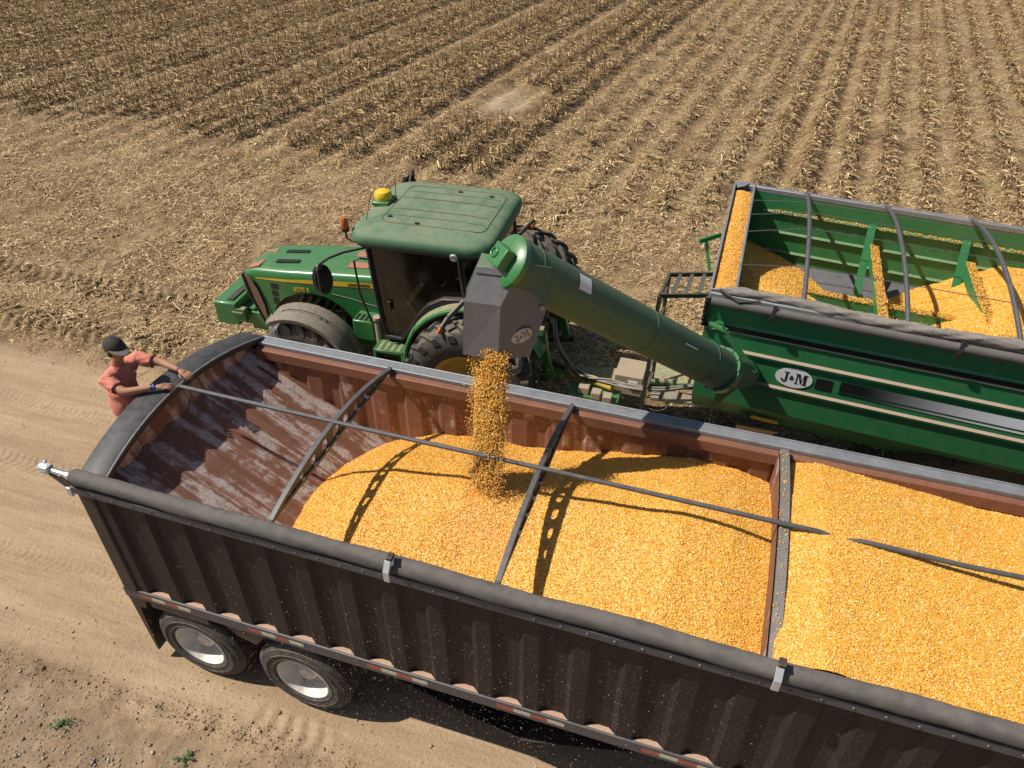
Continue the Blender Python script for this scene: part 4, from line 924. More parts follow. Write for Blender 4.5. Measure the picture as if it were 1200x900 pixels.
for yv in (-0.44, -0.22, 0.18, 0.42): mb.tube([(a, yv, roofz(a, yv)+.001) for a in np.linspace(-1.06, 0.36, 9)], 0.006, 5)
mb.build('roof_seam', M['screen'], rf)
mb = MB(); pp2 = rrect(RX0+0.055, RX1-0.055, -RY+.055, RY-.055, 0.3); pp2.append(pp2[0]); mb.tube([(a, b, 2.845) for a, b in pp2], 0.03, 8); mb.build('roof_edge_trim', M['plastic'], rf)
for (a, b, d) in ((0.10, -1.0, (0, -1, -.2)), (0.36, -0.90, (.5, -.8, -.2)), (0.52, -.62, (1, -.2, -.2)), (0.55, .5, (1, .1, -.2)), (-1.40, -.75, (-1, -.3, -.2)), (-1.40, .75, (-1, .3, -.2))):
    mb = MB(); mb.lathe([(0, .035), (0.05, .033), (0.062, .0), (0.062, -.04)], (a, b, 2.855), d, 14); mb.build('work_light', M['lens'], rf)
for a, b in ((-1.0, -0.50), (-0.55, -0.62), (-0.30, 0.55), (0.2, .5)):
    mb = MB(); mb.box((a, b, roofz(a, b)+.012), (0.06, 0.035, 0.03)); mb.build('roof_clip', M['black'], rf, bevel=0.006)
mb = MB(); mb.box((-1.30, 0.02, 3.09), (0.26, 0.34, 0.07)); gb = mb.build('receiver_base', M['green'], K, bevel=0.02)
mb = MB(); mb.lathe([(0.125, 0), (0.13, .03), (0.128, .07), (0.105, .11), (0.06, .13), (0, .137)], (-1.31, 0.02, 3.125), (0, 0, 1), 24); mb.build('receiver_dome', M['yellow'], gb)
mb = MB(); mb.tube([(-1.20, 0.22, 3.08), (-1.19, .23, 3.36)], 0.006, 5); mb.tube([(-1.32, -0.62, 3.03), (-1.26, -.45, 3.42)], 0.006, 5); mb.build('antenna', M['black'], K)
mb = MB(); mb.tube([(-1.28, -.82, 2.86), (-1.42, -.86, 2.82), (-1.53, -.84, 2.86), (-1.55, -.82, 2.98)], 0.016, 8); mb.lathe([(0.055, 0), (0.06, .03), (0.06, .05)], (-1.55, -.82, 2.96), (0, 0, 1), 14); bo = mb.build('beacon_stalk', M['black'], K)
mb = MB(); mb.lathe([(0.055, 0), (0.06, .04), (0.055, .11), (0.035, .15), (0, .16)], (-1.55, -.82, 3.01), (0, 0, 1), 18); mb.build('beacon_lens', M['orange'], bo)
for s in (-1, 1):
    mb = MB(); mb.tube([(-1.2, s*.86, 2.78), (-1.40, s*1.25, 2.86), (-1.48, s*1.52, 2.90), (-1.52, s*1.72, 2.90), (-1.53, s*1.76, 2.84), (-1.53, s*1.76, 2.5)], 0.018, 8); ma = mb.build('mirror_arm', M['black'], K)
    mb = MB(); pl = [(s*1.62+0.085*cos(t)*1.0, 2.62+0.23*sin(t)) for t in np.linspace(0, 2*pi, 25)[:-1]]
    mb.prism([(-1.53+.9*(a-s*1.62), a, b) for a, b in pl], (-0.07, 0, 0)); mh = mb.build('mirror_housing', M['plastic'], ma, bevel=0.012)
    mb = MB(); mb.prism([(-1.527+.9*(a-s*1.62), s*1.62+(a-s*1.62)*.85, 2.62+(b-2.62)*.88) for a, b in pl], (0.004, 0, 0)); mb.build('mirror_glass', M['mirror'], mh)
mb = MB(); mb.tube([(-1.22, -.93, 2.62), (-1.30, -1.0, 2.66), (-1.38, -1.02, 2.62), (-1.36, -1.02, 2.1), (-1.24, -1.0, 1.62), (-1.14, -.95, 1.58)], 0.016, 8); mb.build('hand_rail', M['black'], K)
mb = MB(); mb.box((-1.50, -.63, 1.30), (0.34, 0.36, 0.34)); bx_ = mb.build('battery_box', M['green'], K, bevel=0.02)
for i in range(4):
    mb = MB(); mb.box((-1.62+i*.08, -.70, 1.473), (0.045, 0.18, 0.006)); mb.build('box_slot', M['black_decal'], bx_)
mb = MB(); mb.tube([(-1.24, -.82, 1.10), (-1.24, -.82, 1.55)], 0.05, 12); mb.tube([(-1.24, -.82, 1.55), (-1.24, -.82, 1.60)], 0.065, 12); mb.build('filter_canister', M['beige'], K)
mb = MB()
for i in range(3): mb.box((-0.98, -.98-.05*i, 1.20-.30*i), (0.46, 0.30, 0.05))
mb.box((-1.20, -.98, .9), (0.04, .30, .65)); mb.box((-0.76, -.98, .9), (0.04, .30, .65)); mb.build('cab_steps', M['green'], K, bevel=0.008)
mb = MB()
for i in range(4): mb.box((-1.13+i*.10, -1.0, 1.228), (0.05, 0.22, 0.006))
mb.build('step_tread', M['green_dusty'], K)
mb = MB(); mb.tube([(-1.55, -.9, 1.05), (-1.60, -1.0, 0.85), (-1.50, -1.0, .60)], 0.016, 8); mb.build('step_rail', M['hose'], K)
# rear fenders, dusty on top, with warning-light arms
for s in (-1, 1):
    mb = MB(); rows = []
    for a in np.linspace(radians(176), radians(28), 26):
        rows.append([(0.38+r*cos(a), s*d, 1.02+r*sin(a)) for r, d in ((1.10, .70), (1.135, .76), (1.14, 1.02), (1.125, 1.10), (1.07, 1.125))])
    mb.grid(rows); fe = mb.build('rear_fender', M['green_dusty'], K, smooth=40, solid=0.012)
    mb = MB(); mb.tube([(0.38+1.10*cos(a), s*1.122, 1.02+1.10*sin(a)) for a in np.linspace(radians(176), radians(28), 26)], 0.030, 8); mb.build('fender_lip', M['green'], fe)
    P = [(0.42, s*.92, 2.24), (0.26, s*1.12, 2.27), (0.10, s*1.36, 2.12), (0.03, s*1.46, 2.0)] if s < 0 else [(0.42, .95, 2.2), (0.50, 1.35, 2.24), (0.58, 1.66, 2.26)]
    m = MB()
    for p, q in zip(P[:-1], P[1:]): m.bar(p, q, 0.045, 0.075)
    la = m.build('light_arm', M['fender_grey'] if s < 0 else M['black'], K, bevel=0.012)
    m = MB()
    if s < 0: m.bar(P[-1], (0.0, -1.50, 1.93), 0.05, 0.085)
    else: m.bar((0.565, 1.45, 2.215), (0.60, 1.68, 2.225), 0.05, 0.07)
    m.build('warning_light', M['orange'], la, bevel=0.012)
mb = MB(); mb.tube([(0.38, -1.3, 1.02), (0.38, 1.3, 1.02)], 0.11, 16); mb.box((0.35, 0, 1.0), (1.1, 0.62, 0.75)); mb.build('rear_axle', M['green'], K, bevel=0.02)
# rear hitch: lift arms, links, drawbar
for yy_ in (-0.62, 0.55):
    mb = MB(); mb.bar((1.30, yy_-.25, 1.78), (1.34, yy_-.2, 1.42), 0.10, 0.13, (1, 0, 0)); mb.bar((1.34, yy_-.2, 1.44), (1.42, yy_-.02, 0.82), 0.085, 0.12, (1, 0, 0)); lk = mb.build('lift_link', M['green'], K, bevel=0.015)
    mb = MB(); mb.box((1.29, yy_-.26, 1.80), (0.09, 0.11, 0.10)); mb.lathe([(0, -.07), (0.04, -.07), (0.04, .07), (0, .07)], (1.42, yy_-.02, 0.84), (0, 1, 0), 12); mb.build('link_pin', M['green_dusty'], lk)
    mb = MB(); mb.bar((0.7, yy_*.8, .70), (1.55, yy_, .80), 0.07, 0.10); mb.build('lower_arm', M['black'], K, bevel=0.01)
mb = MB(); mb.bar((0.6, 0, 0.50), (2.0, -.05, 0.50), 0.12, 0.06); mb.box((1.0, 0, 1.2), (.35, .5, .5)); mb.build('drawbar', M['black'], K, bevel=0.01)
mb = MB(); mb.tube([(1.35, -.55, .95), (1.50, -.58, .80), (1.58, -.50, .82)], 0.022, 8); mb.build('hitch_hook', M['beige'], K)

# ---------------------------------------------------------------- grain cart with its unloading auger
G = thing('grain_cart', 'dark green grain cart with corn inside and a big auger over the black trailer', 'grain cart', (7.4, 6.0, 0))
SL = 5.6
def kp(s, t, z): return (5.10+s, 4.33-0.067*s+t*(1-0.05*s/3.37), z)
def kgrid(mb, rows): return mb.grid([[kp(*p) for p in r] for r in rows])
ZR = 3.28; TW = 3.37
def plate(name, m, pts, ext, **kw): mb = MB(); mb.prism([kp(*p) for p in pts], ext); return mb.build(name, M[m], G, **kw)
# outer skins
near_prof = [(0.00, 3.20), (0.0, 2.93), (-0.015, 2.90), (-0.015, 2.84), (0.0, 2.81), (0.0, 2.60), (-0.026, 2.585), (-0.026, 2.555), (0.0, 2.54), (0.0, 2.21), (-0.026, 2.195), (-0.026, 2.165), (0.0, 2.15), (0.02, 1.80), (0.95, 0.95)]
mb = MB(); kgrid(mb, [[(s, t, z) for t, z in near_prof] for s in np.linspace(0, SL, 12)]); side = mb.build('side_panel', M['green_cart'], G, smooth=20)
mb = MB(); kgrid(mb, [[(s, TW-t, z) for t, z in near_prof] for s in np.linspace(0, SL, 12)]); mb.build('side_panel', M['green_cart'], G, smooth=20)
mb = MB(); kgrid(mb, [[(s, -0.019, z) for s in np.linspace(0, SL, 12)] for z in (2.842, 2.898)]); mb.build('black_stripe', M['black_decal'], side, smooth=0)
for zz in (2.577, 2.187, 2.813):
    mb = MB(); w_ = 0.026 if zz < 2.7 else 0.012
    kgrid(mb, [[(s, t, zz+dz) for s in np.linspace(0.02, SL, 12)] for t, dz in ((-w_-.005, .004), (-w_*.45, 0.020), (-0.002, 0.028))]); mb.build('dusty_ledge', M['beige'], side, smooth=0)
# front and rear walls
mb = MB(); mb.add([kp(*p) for p in ((0, 0, 3.24), (0, TW, 3.24), (0, TW-.02, 1.80), (0, TW-.95, .95), (0, .95, .95), (0, .02, 1.80))], [(0, 1, 2, 3, 4, 5)]); mb.build('front_wall', M['green_cart'], G, smooth=0)
mb = MB(); mb.add([kp(*p) for p in ((SL, 0, 3.24), (SL, TW, 3.24), (SL, TW-.02, 1.80), (SL, TW-.95, .95), (SL, .95, .95), (SL, .02, 1.80))], [(0, 1, 2, 3, 4, 5)]); mb.build('rear_wall', M['green_cart'], G, smooth=0)
# inner skins: walls green with ribs, lower slopes grey
INN = [(0.06, 3.22), (0.06, 2.20), (1.45, 1.05)]
mb = MB(); kgrid(mb, [[(s, TW-t, z) for t, z in INN[:2]] for s in (0.27, SL-.05)]); mb.build('inner_wall', M['green_cart'], G, smooth=0)
mb = MB(); kgrid(mb, [[(s, t, z) for t, z in INN[:2]] for s in (0.27, SL-.05)]); mb.build('inner_wall', M['green_cart'], G, smooth=0)
mb = MB(); kgrid(mb, [[(s, TW-t, z) for t, z in INN[1:]] for s in (0.27, SL-.05)]); kgrid(mb, [[(s, t, z) for t, z in INN[1:]] for s in (0.27, SL-.05)]); kgrid(mb, [[(s, t, 1.06) for t in (1.4, TW-1.4)] for s in (.27, SL-.05)]); mb.build('hopper_slope', M['steel'], G, smooth=0)
mb = MB(); kgrid(mb, [[(0.275, t, z) for t in (0.05, TW-.05)] for z in (3.24, 1.1)]); mb.build('inner_wall', M['green_cart'], G, smooth=0)
for zz in (2.96, 2.66, 2.36):
    mb = MB(); kgrid(mb, [[(s, TW-t, z) for s in (0.45 if zz > 2.5 else 0.6, SL-.05)] for t, z in ((0.062, zz+.022), (0.10, zz), (0.062, zz-.02))]); mb.build('wall_rib', M['rib_green'], G, smooth=0)
# rim rails and front ledge tray
for t in (0.02, TW-.02):
    mb = MB(); mb.bar(kp(0, t, 3.25), kp(SL, t, 3.25), 0.085, 0.075); mb.build('rim_rail', M['galv'], G, bevel=0.01)
mb = MB(); mb.bar(kp(0.0, 0, 3.255), kp(0.0, TW, 3.255), 0.03, 0.09); mb.bar(kp(0.275, 0, 3.255), kp(0.275, TW, 3.255), 0.03, 0.09); mb.build('front_rim', M['galv'], G, bevel=0.006)
mb = MB(); kgrid(mb, [[(s, t, 3.215) for t in (0, TW)] for s in (0.0, 0.27)]); mb.build('front_tray', M['steel'], G, smooth=0)
plate('corner_plate', 'galv', [(0.0, TW-.02, 3.30), (0.20, TW-.02, 3.30), (0.14, TW-.16, 3.30), (0.04, TW-.26, 3.30)], (0, 0, 0.006), smooth=0)
mb = MB(); mb.bar(kp(-.015, -.02, 3.22), kp(-.015, -.02, 2.85), 0.05, 0.05, (1, 0, 0))
for i in range(6): mb.box(kp(-.03, -.05, 2.9+.055*i), (.02, .02, .02))
mb.build('corner_angle', M['plastic'], G)
# hoops
for s0 in (1.0, 2.05, 3.10, 4.2):
    mb = MB(); mb.tube([kp(s0-.015*k*0, t, ZR+0.22*(1-((t-TW/2)/(TW/2))**2)) for k, t in enumerate(np.linspace(0.02, TW-.02, 17))], 0.027, 8); hp_ = mb.build('tarp_hoop', M['steel'], G)
    mb = MB(); mb.box(kp(s0, TW-.02, 3.292), (0.10, 0.06, 0.02)); mb.box(kp(s0, .02, 3.292), (0.10, 0.06, 0.02)); mb.build('hoop_foot', M['galv'], hp_)
mb = MB()
for t in (0.75, 1.70, 2.25, 2.75): mb.tube([kp(0.27, t, ZR+.02)]+[kp(s, t, ZR+0.20*(1-((t-TW/2)/(TW/2))**2)) for s in (1.0, 2.05, 3.10, 4.2)]+[kp(SL, t, ZR+.02)], 0.005, 5)
mb.build('tarp_cable', M['steel'], G)
# centre beam, cross beams and struts
cb = plate('centre_beam', 'green_cart', [(0.28, 1.70, 2.60), (SL-.05, 1.70, 2.60), (SL-.05, 1.70, 2.48), (0.28, 1.70, 2.48)], (0, 0.10, 0))
for s0 in (1.97, 3.15, 4.4):
    plate('cross_beam', 'green_cart', [(s0, 0.08, 2.84), (s0, TW-.35, 2.84), (s0, TW-.35, 2.62), (s0, 0.08, 2.62)], (0.035, 0, 0))
    mb = MB(); mb.bar(kp(s0-.03, TW-.08, 3.02), kp(s0-.06, TW-1.15, 1.35), 0.035, 0.10, (1, 0, 0)); mb.bar(kp(s0+.04, 1.75, 2.5), kp(s0+.04, 1.75, 1.1), 0.05, 0.06, (1, 0, 0)); mb.build('strut', M['green_cart'], G)
# tarp rolled along the near rim: wrinkled roll above, smooth tube below
mb = MB(); rows = []
for i, s in enumerate(np.linspace(-0.02, SL, 120)):
    c = Vector(kp(s, 0.02+0.03*sin(s*1.9), 3.305+0.016*sin(s*2.7))); tp0 = min(1, (s+0.05)/0.3)*(1-0.1*sin(s*3))
    rows.append([c+Vector((0, cos(a), sin(a)))*(0.056+0.006*sin(3*a+s*14)+0.005*sin(5*a+s*24)+0.003*sin(8*a-s*19)+0.004*sin(s*7))*tp0 for a in np.linspace(0, 2*pi, 25)])
mb.grid(rows); rt = mb.build('rolled_tarp', M['tarp_tan'], G, smooth=60)
mb = MB(); mb.tube([kp(0.03, -0.07, 3.21), kp(SL, -0.07, 3.21)], 0.052, 14); mb.build('tarp_bar', M['tarp'], G)
for s0 in (0.70, 2.55, 4.3):
    mb = MB(); mb.bar(kp(s0, -.132, 3.17), kp(s0+.02, -.085, 3.30), 0.05, 0.02, (0, -1, 0)); mb.bar(kp(s0, -.132, 3.18), kp(s0, -.10, 3.10), 0.05, 0.02, (0, -1, 0)); mb.build('tarp_strap', M['plastic'], G, bevel=0.005)
mb = MB(); mb.tube([kp(0.10, -.02, 3.34), kp(0.32, -.10, 3.27), kp(0.55, -.05, 3.30)], 0.016, 6); mb.build('tarp_rope', M['plastic'], G)
# emblem and side decal
xd = Vector(kp(1, 0, 0))-Vector(kp(0, 0, 0)); nY = Vector(xd).normalized()
emblem(G, Vector(kp(1.10, -0.006, 2.375)), xd, (0, 0, 1), 0.145, M['white'], M['black_decal'])
def decal(name, m, s0, s1, f_top, f_bot, n=24, off=-0.006):
    mb = MB(); mb.grid([[kp(s, off, f(s)) for s in np.linspace(s0, s1, n)] for f in (f_bot, f_top)]); return mb.build(name, m, G, smooth=0)
def m_fade():
    k = N('fading_stripe'); x = k.sep(k.pos())[0]
    return k.out(k.mix(k.ramp(x, 6.9, 8.6), (0.012, 0.012, 0.013), (0.78, 0.78, 0.80)), 0.35, 0.0)
M['fade'] = m_fade()
decal('side_decal', M['black_decal'], 1.34, 1.52, lambda s: 2.44, lambda s: 2.29)
decal('side_decal', M['fade'], 1.60, SL, lambda s: 2.46, lambda s: 2.33, off=-0.006)
decal('side_decal', M['fade'], 1.60, SL, lambda s: 2.31-0.003*(s-1.6), lambda s: 2.29-0.006*(s-1.6), off=-0.006)
# undercarriage
mb = MB(); mb.box((8.6, 6.0, .85), (.9, 1.6, .25)); mb.tube([(8.6, 4.5, .85), (8.6, 7.5, .85)], .1); mb.build('axle', M['black'], G)
for cy in (4.75, 7.2):
    mb = MB(); mb.lathe([(.4, 0), (.7, -.03), (.84, .05), (.86, .15), (.86, .55), (.84, .65), (.7, .7), (.4, .68)], (8.6, cy-.33, .86), (0, 1, 0), 40)
    wo = mb.build('wheel', M['rubber'], G)
    mb = MB(); mb.lathe([(.41, .04), (.38, .1), (.2, .2), (0, .2)], (8.6, cy-.33, .86), (0, 1, 0), 30); mb.build('rim', M['white'], wo)
mb = MB(); mb.prism([(5.2, 5.55, 1.0), (5.2, 6.45, 1.0), (4.0, 6.1, .62), (2.9, 6.0, .55), (2.9, 5.85, .55), (4.0, 5.75, .62)], (0, 0, .12)); mb.build('tongue', M['green_dusty'], G, bevel=0.01)
mb = MB(); mb.box((4.15, 5.72, .88), (.42, .46, .34)); mb.build('tongue_box', M['beige'], G, bevel=0.012)
mb = MB(); mb.box((4.22, 5.47, .93), (.14, .01, .12)); mb.build('warning_plate', M['white'], G)
for (x, y, z, l) in ((3.55, 5.25, .86, .16), (3.75, 5.18, .86, .14), (3.92, 5.16, .84, .13)):
    mb = MB(); mb.box((x, y, z), (l, .14, .12)); mb.build('valve_block', M['beige'], G, bevel=0.01)
mb = MB(); mb.box((3.7, 5.30, .76), (.75, .30, .08)); mb.build('valve_bracket', M['green'], G, bevel=0.008)
mb = MB(); mb.tube([(4.45, 5.62, .95), (5.42, 5.78, .98)], .045, 10); tb = mb.build('tongue_tube', M['green_dusty'], G)
for i in range(4):
    mb = MB(); c0 = Vector((4.65+.22*i, 5.653+.036*i, .957+.006*i)); mb.tube([c0, c0+Vector((.05, .008, 0))], .052, 10); mb.build('tube_clamp', M['black'], tb)
mb = MB(); mb.bar((4.5, 5.50, .80), (5.35, 5.55, .82), .22, .05); mb.build('tongue_plate', M['hose'], G)
sh = MB(); sh.tube([(2.9, 5.82, .80), (3.15, 5.7, .83)], .05, 12); sh.build('shaft_yoke', M['black'], G)
sh = MB(); sh.tube([(3.28, 5.60, .86), (3.95, 5.36, .90)], .065, 14); sho = sh.build('shaft_guard', M['yellow_dusty'], G)
for i in range(4):
    u = i/4+.1; p = Vector((3.28, 5.60, .86)).lerp(Vector((3.95, 5.36, .90)), u); mb = MB(); mb.bar(p+Vector((-.03, -.04, .055)), p+Vector((.08, .03, .062)), .02, .01); mb.build('guard_mark', M['black_decal'], sho)
# access ladder at the front
mb = MB()
PT = [(4.46, 5.22, 2.62), (5.06, 5.42, 2.62), (5.06, 6.02, 2.62), (4.50, 5.82, 2.62)]
for a, b in ((0, 1), (3, 2), (0, 3)): mb.bar(PT[a], PT[b], .04, .06)
mb.bar((4.43, 5.10, .80), (4.46, 5.22, 2.62), .05, .05, (1, 0, 0)); mb.bar((4.47, 5.62, .80), (4.50, 5.80, 2.62), .05, .05, (1, 0, 0))
lad = mb.build('ladder_frame', M['black'], G, bevel=0.004)
for u in (.25, .52, .80):
    p, q = Vector(PT[0]).lerp(Vector(PT[1]), u), Vector(PT[3]).lerp(Vector(PT[2]), u); mb = MB(); mb.bar(p, q, .045, .03); mb.build('rung', M['steel'], lad)
for zz in (1.1, 1.45, 1.8, 2.15, 2.45):
    u = (zz-.8)/1.82; mb = MB(); mb.bar((4.43+.03*u, 5.10+.12*u, zz), (4.47+.03*u, 5.62+.18*u, zz), .04, .03); mb.build('rung', M['black'], lad)
mb = MB(); mb.bar((5.0, 6.1, 2.62), (4.86, 6.35, 3.0), .03, .05); mb.bar((4.80, 6.2, 2.98), (5.05, 6.5, 2.98), .03, .06); mb.build('ladder_latch', M['green'], G)
# hydraulic hoses from the tractor to the cart
hs = [[(2.75, 6.2, 1.30), (2.85, 6.0, 1.45), (3.05, 5.72, 1.15), (3.45, 5.45, .95), (3.9, 5.35, .98), (4.3, 5.3, 1.0), (4.7, 5.36, 1.02), (5.2, 5.55, 1.10)]]
for i in range(6):
    P = [Vector(p)+Vector((random.uniform(-.05, .05), random.uniform(-.05, .05), random.uniform(-.03, .05)))*(1 if 0 < j < 7 else .7) for j, p in enumerate(hs[0])]
    Q = []
    for a in range(len(P)-1):
        p0, p1, p2, p3 = P[max(a-1, 0)], P[a], P[a+1], P[min(a+2, len(P)-1)]
        for u in (0, .25, .5, .75): Q.append(0.5*((2*p1)+(-p0+p2)*u+(2*p0-5*p1+4*p2-p3)*u*u+(-p0+3*p1-3*p2+p3)*u**3))
    Q.append(P[-1]); mb = MB(); mb.tube(Q, .013, 6); mb.build('hydraulic_hose', M['hose'] if i % 3 else M['black'], G)
mb = MB(); mb.tube([(4.6+.16*cos(a)+.02*a/6, 5.22+.12*sin(a), .88+.05*sin(a)) for a in np.linspace(0, 6.6, 24)], .009, 6); mb.build('cable_loop', M['black'], G)
# auger
A0, A1 = Vector((5.385, 3.58, 2.765)), Vector((3.525, 1.82, 4.665)); AD = (A1-A0).normalized(); AR = 0.222
mb = MB(); mb.tube([A0, A0.lerp(A1, .5), A1], AR, 36); au = mb.build('auger_tube', M['auger'], G, smooth=40)
mb = MB(); mb.tube([A0-AD*.02, A0+AD*.05], AR+.03, 30); mb.build('auger_flange', M['green'], au)
mb = MB(); mb.lathe([(0, .05), (.10, .045), (.19, .03), (AR+.012, 0), (AR+.012, -.05)], A1, AD, 32); mb.build('auger_end', M['green'], au)
sd_ = AD.cross(Vector((0, 0, 1))).normalized(); upA = sd_.cross(AD).normalized()
def ap(u, a, b): return A0.lerp(A1, u)+sd_*a+upA*b
mb = MB(); c_ = A1+AD*.09-sd_*.03+upA*.02; mb.box(c_, (.10, .20, .17), Matrix((AD, sd_, upA)).transposed()); mb.lathe([(.03, .0), (.05, .0), (.05, .02), (.03, .02)], c_+AD*.045+sd_*.04, AD, 16, True); mb.build('motor_mount', M['green'], au, bevel=0.01)
# lower elbow, brackets and riser
mb = MB(); mb.tube([(5.80, 4.75, 2.0), (5.70, 4.42, 2.22), (5.54, 3.95, 2.52), A0], [.15, .17, .18, .20], 24); mb.build('auger_elbow', M['auger'], G)
mb = MB(); mb.prism([(5.30, 4.05, 3.02), (5.46, 4.03, 2.78), (5.78, 4.06, 2.50)], (.010, -.014, .010)); mb.tube([(5.30, 4.05, 3.03), (5.78, 4.05, 2.51)], .012, 6); mb.build('hinge_plate', M['green_cart'], G)
mb = MB(); mb.prism([(5.46, 3.74, 2.72), (5.76, 3.92, 2.58), (5.42, 3.84, 2.10), (5.36, 3.78, 2.22)], (.012, .03, .0)); mb.build('hinge_bracket', M['green'], G, bevel=0.006)
mb = MB(); mb.bar((5.16, 4.28, 2.90), (5.36, 4.05, 2.98), .045); mb.build('hinge_arm', M['green'], G, bevel=0.006)
mb = MB(); mb.prism([(5.72, 4.55, 1.30), (6.25, 4.62, 1.25), (6.15, 5.1, .75), (5.75, 5.1, .75)], (0, .04, 0)); mb.build('lower_hopper', M['beige'], G)
mb = MB(); mb.prism([(5.85, 4.40, 1.62), (6.18, 4.40, 1.60), (6.18, 4.40, 1.55), (5.85, 4.40, 1.57)], (0, -.01, 0)); mb.build('yellow_label', M['yellow'], G)
for u in (.12, .45, .93):
    mb = MB(); mb.tube([A0.lerp(A1, u)-AD*.006, A0.lerp(A1, u)+AD*.006], AR+.0045, 36); mb.build('weld_ring', M['auger'], au)
for k_ in range(12):
    g_ = 2*pi*k_/12; mb = MB(); mb.lathe([(0, .016), (.013, .015), (.015, 0)], A0+AD*.05+sd_*cos(g_)*(AR+.017)+upA*sin(g_)*(AR+.017), AD, 6); mb.build('flange_bolt', M['steel'], au, smooth=0)
# label and mark on the tube
for u, a, b, l, h, m in ((.775, -.15, .165, .15, .15, 'white'), (.28, -.19, .11, .20, .012, 'white')):
    mb = MB(); nrm = (sd_*a+upA*b).normalized(); tg = AD.cross(nrm)
    P0 = A0.lerp(A1, u)
    rows = [[P0+AD*(x*l/2)+(nrm*cos(q)+tg*sin(q))*(AR+.004) for x in (-1, 1)] for q in np.linspace(-h/2/AR, h/2/AR, 5)]
    mb.grid(rows); mb.build('tube_sticker', M[m], au)
# spout
P1, P2 = Vector((3.22, 1.53, 3.87)), Vector((3.54, 1.53, 3.87)); sdv = Vector((.84, .54, 0)); sdl = Vector((-.30, .95, 0)); Z = Vector((0, 0, 1))
F1, F2 = Vector((3.24, 1.56, 4.38)), Vector((3.55, 1.58, 4.38)); T1, T2 = Vector((3.31, 1.68, 4.62)), Vector((3.56, 1.70, 4.62))
B2 = P2+sdv*.28+Z*.0; C2 = F2+sdv*.40-Z*.06; D2 = Vector((3.68, 1.76, 4.72)); mb = MB()
B1 = P1+sdl*.26; C1 = F1+sdl*.30-Z*.05; D1 = Vector((3.28, 1.90, 4.66))
mb.add([P1, P2, F2, F1], [(0, 1, 2, 3)]); mb.add([F1, F2, T2, T1], [(0, 1, 2, 3)]); so = mb.build('spout_front', M['spout'], G, smooth=0, solid=0.006)
mb = MB(); mb.add([P2, B2, C2, D2, T2, F2], [(0, 1, 2, 3, 4, 5)]); mb.build('spout_side', M['spout'], G, smooth=0, solid=0.006)
mb = MB(); mb.add([P1, B1, C1, D1, T1, F1], [(0, 1, 2, 3, 4, 5)]); mb.build('spout_side', M['spout'], G, smooth=0, solid=0.006)
mb = MB(); mb.add([B1, B2, C2, C1], [(0, 1, 2, 3)]); mb.build('spout_back', M['spout'], G, smooth=0, solid=0.006)
mb = MB(); mb.add([T1, T2, D2, D1], [(0, 1, 2, 3)]); mb.prism([T2+Vector((.01, -.01, 0)), D2+Vector((.02, -.02, .0)), D2+AD*-.28+Z*.02+Vector((.05, -.06, .08)), C2+Vector((.01, -.02, .03))], (.004, -.008, 0)); mb.build('spout_hood', M['auger'], G, smooth=0)
mb = MB(); mb.bar(T1+Vector((0, -.008, .01)), T2+Vector((0, -.008, .01)), .06, .012, (0, -1, .4)); mb.build('spout_hinge', M['spout'], G, bevel=0.004)
ne = Vector((.54, -.84, 0)); emblem(G, (P2+B2+C2+F2)/4+ne*.008+sdv*.02-Z*.03, (sdv*.86+Z*.45), (Z*.86-sdv*.45), .068, M['decal_grey'], M['spout'])
mb = MB(); mb.lathe([(0, .02), (.022, .018), (.026, 0)], C2-sdv*.05+Z*.0+ne*.004, ne, 12); mb.build('spout_bolt', M['galv'], G)

# corn in the cart
def cart_z(s, t):
    L = 2.88-0.44*np.clip(s-0.3, 0, None)-0.28*np.clip(t-1.7, -1.7, 2)+.10*np.exp(-((s-1.0)/.5)**2)
    Rr = 2.06+0.62*np.clip(s-2.0, 0, 1.6)-0.20*np.clip(t-1.7, -1.7, 2)+0.05*np.clip(s-3.6, 0, 2)
    Nn = 2.25-0.45*t+0.0*s
    return np.maximum(np.maximum(L, Rr), Nn)
def cart_w(x, y):
    s = x-5.10; t = (y-4.33+.067*s)/(1-.05*s/3.37); return np.minimum(cart_z(s, t), 2.95)+fbm(x*2, y*2, 3, 51)*.05+fbm(x*14, y*14, 2, 52)*.016
def in_cart(X, Y, Zz):
    s = X-5.10; t = (Y-4.33+.067*s)/(1-.05*s/3.37); lim = np.maximum(np.interp(t, [.06, 1.45], [2.2, 1.05]), np.interp(t, [TW-1.45, TW-.06], [1.05, 2.2]))
    return (Zz > lim-.04) & (t > .075) & (t < TW-.075) & (s > .285)
hp, kp_ = height_heap('corn_heap', np.arange(5.36, 10.65, .035), np.arange(4.0, 7.75, .035), cart_w, 50000, in_cart)
hp = join_kernels(hp, kp_); tag(hp, 'loose yellow corn lying inside the open green grain cart', 'corn heap')
def tray_w(x, y):
    s = x-5.10; t = (y-4.33+.067*s)/(1-.05*s/3.37); return 3.232+.04*np.sin(np.clip(s/.27, 0, 1)*pi)+fbm(x*12, y*12, 3, 53)*.02-0.12*sst(TW-.30, TW-.05, t)
hp, kp_ = height_heap('corn_heap', np.arange(5.118, 5.362, .02), np.arange(4.38, 7.62, .02), tray_w, 9000)
hp = join_kernels(hp, kp_); tag(hp, 'narrow strip of spilled corn lying on the front ledge of the green grain cart', 'corn heap')
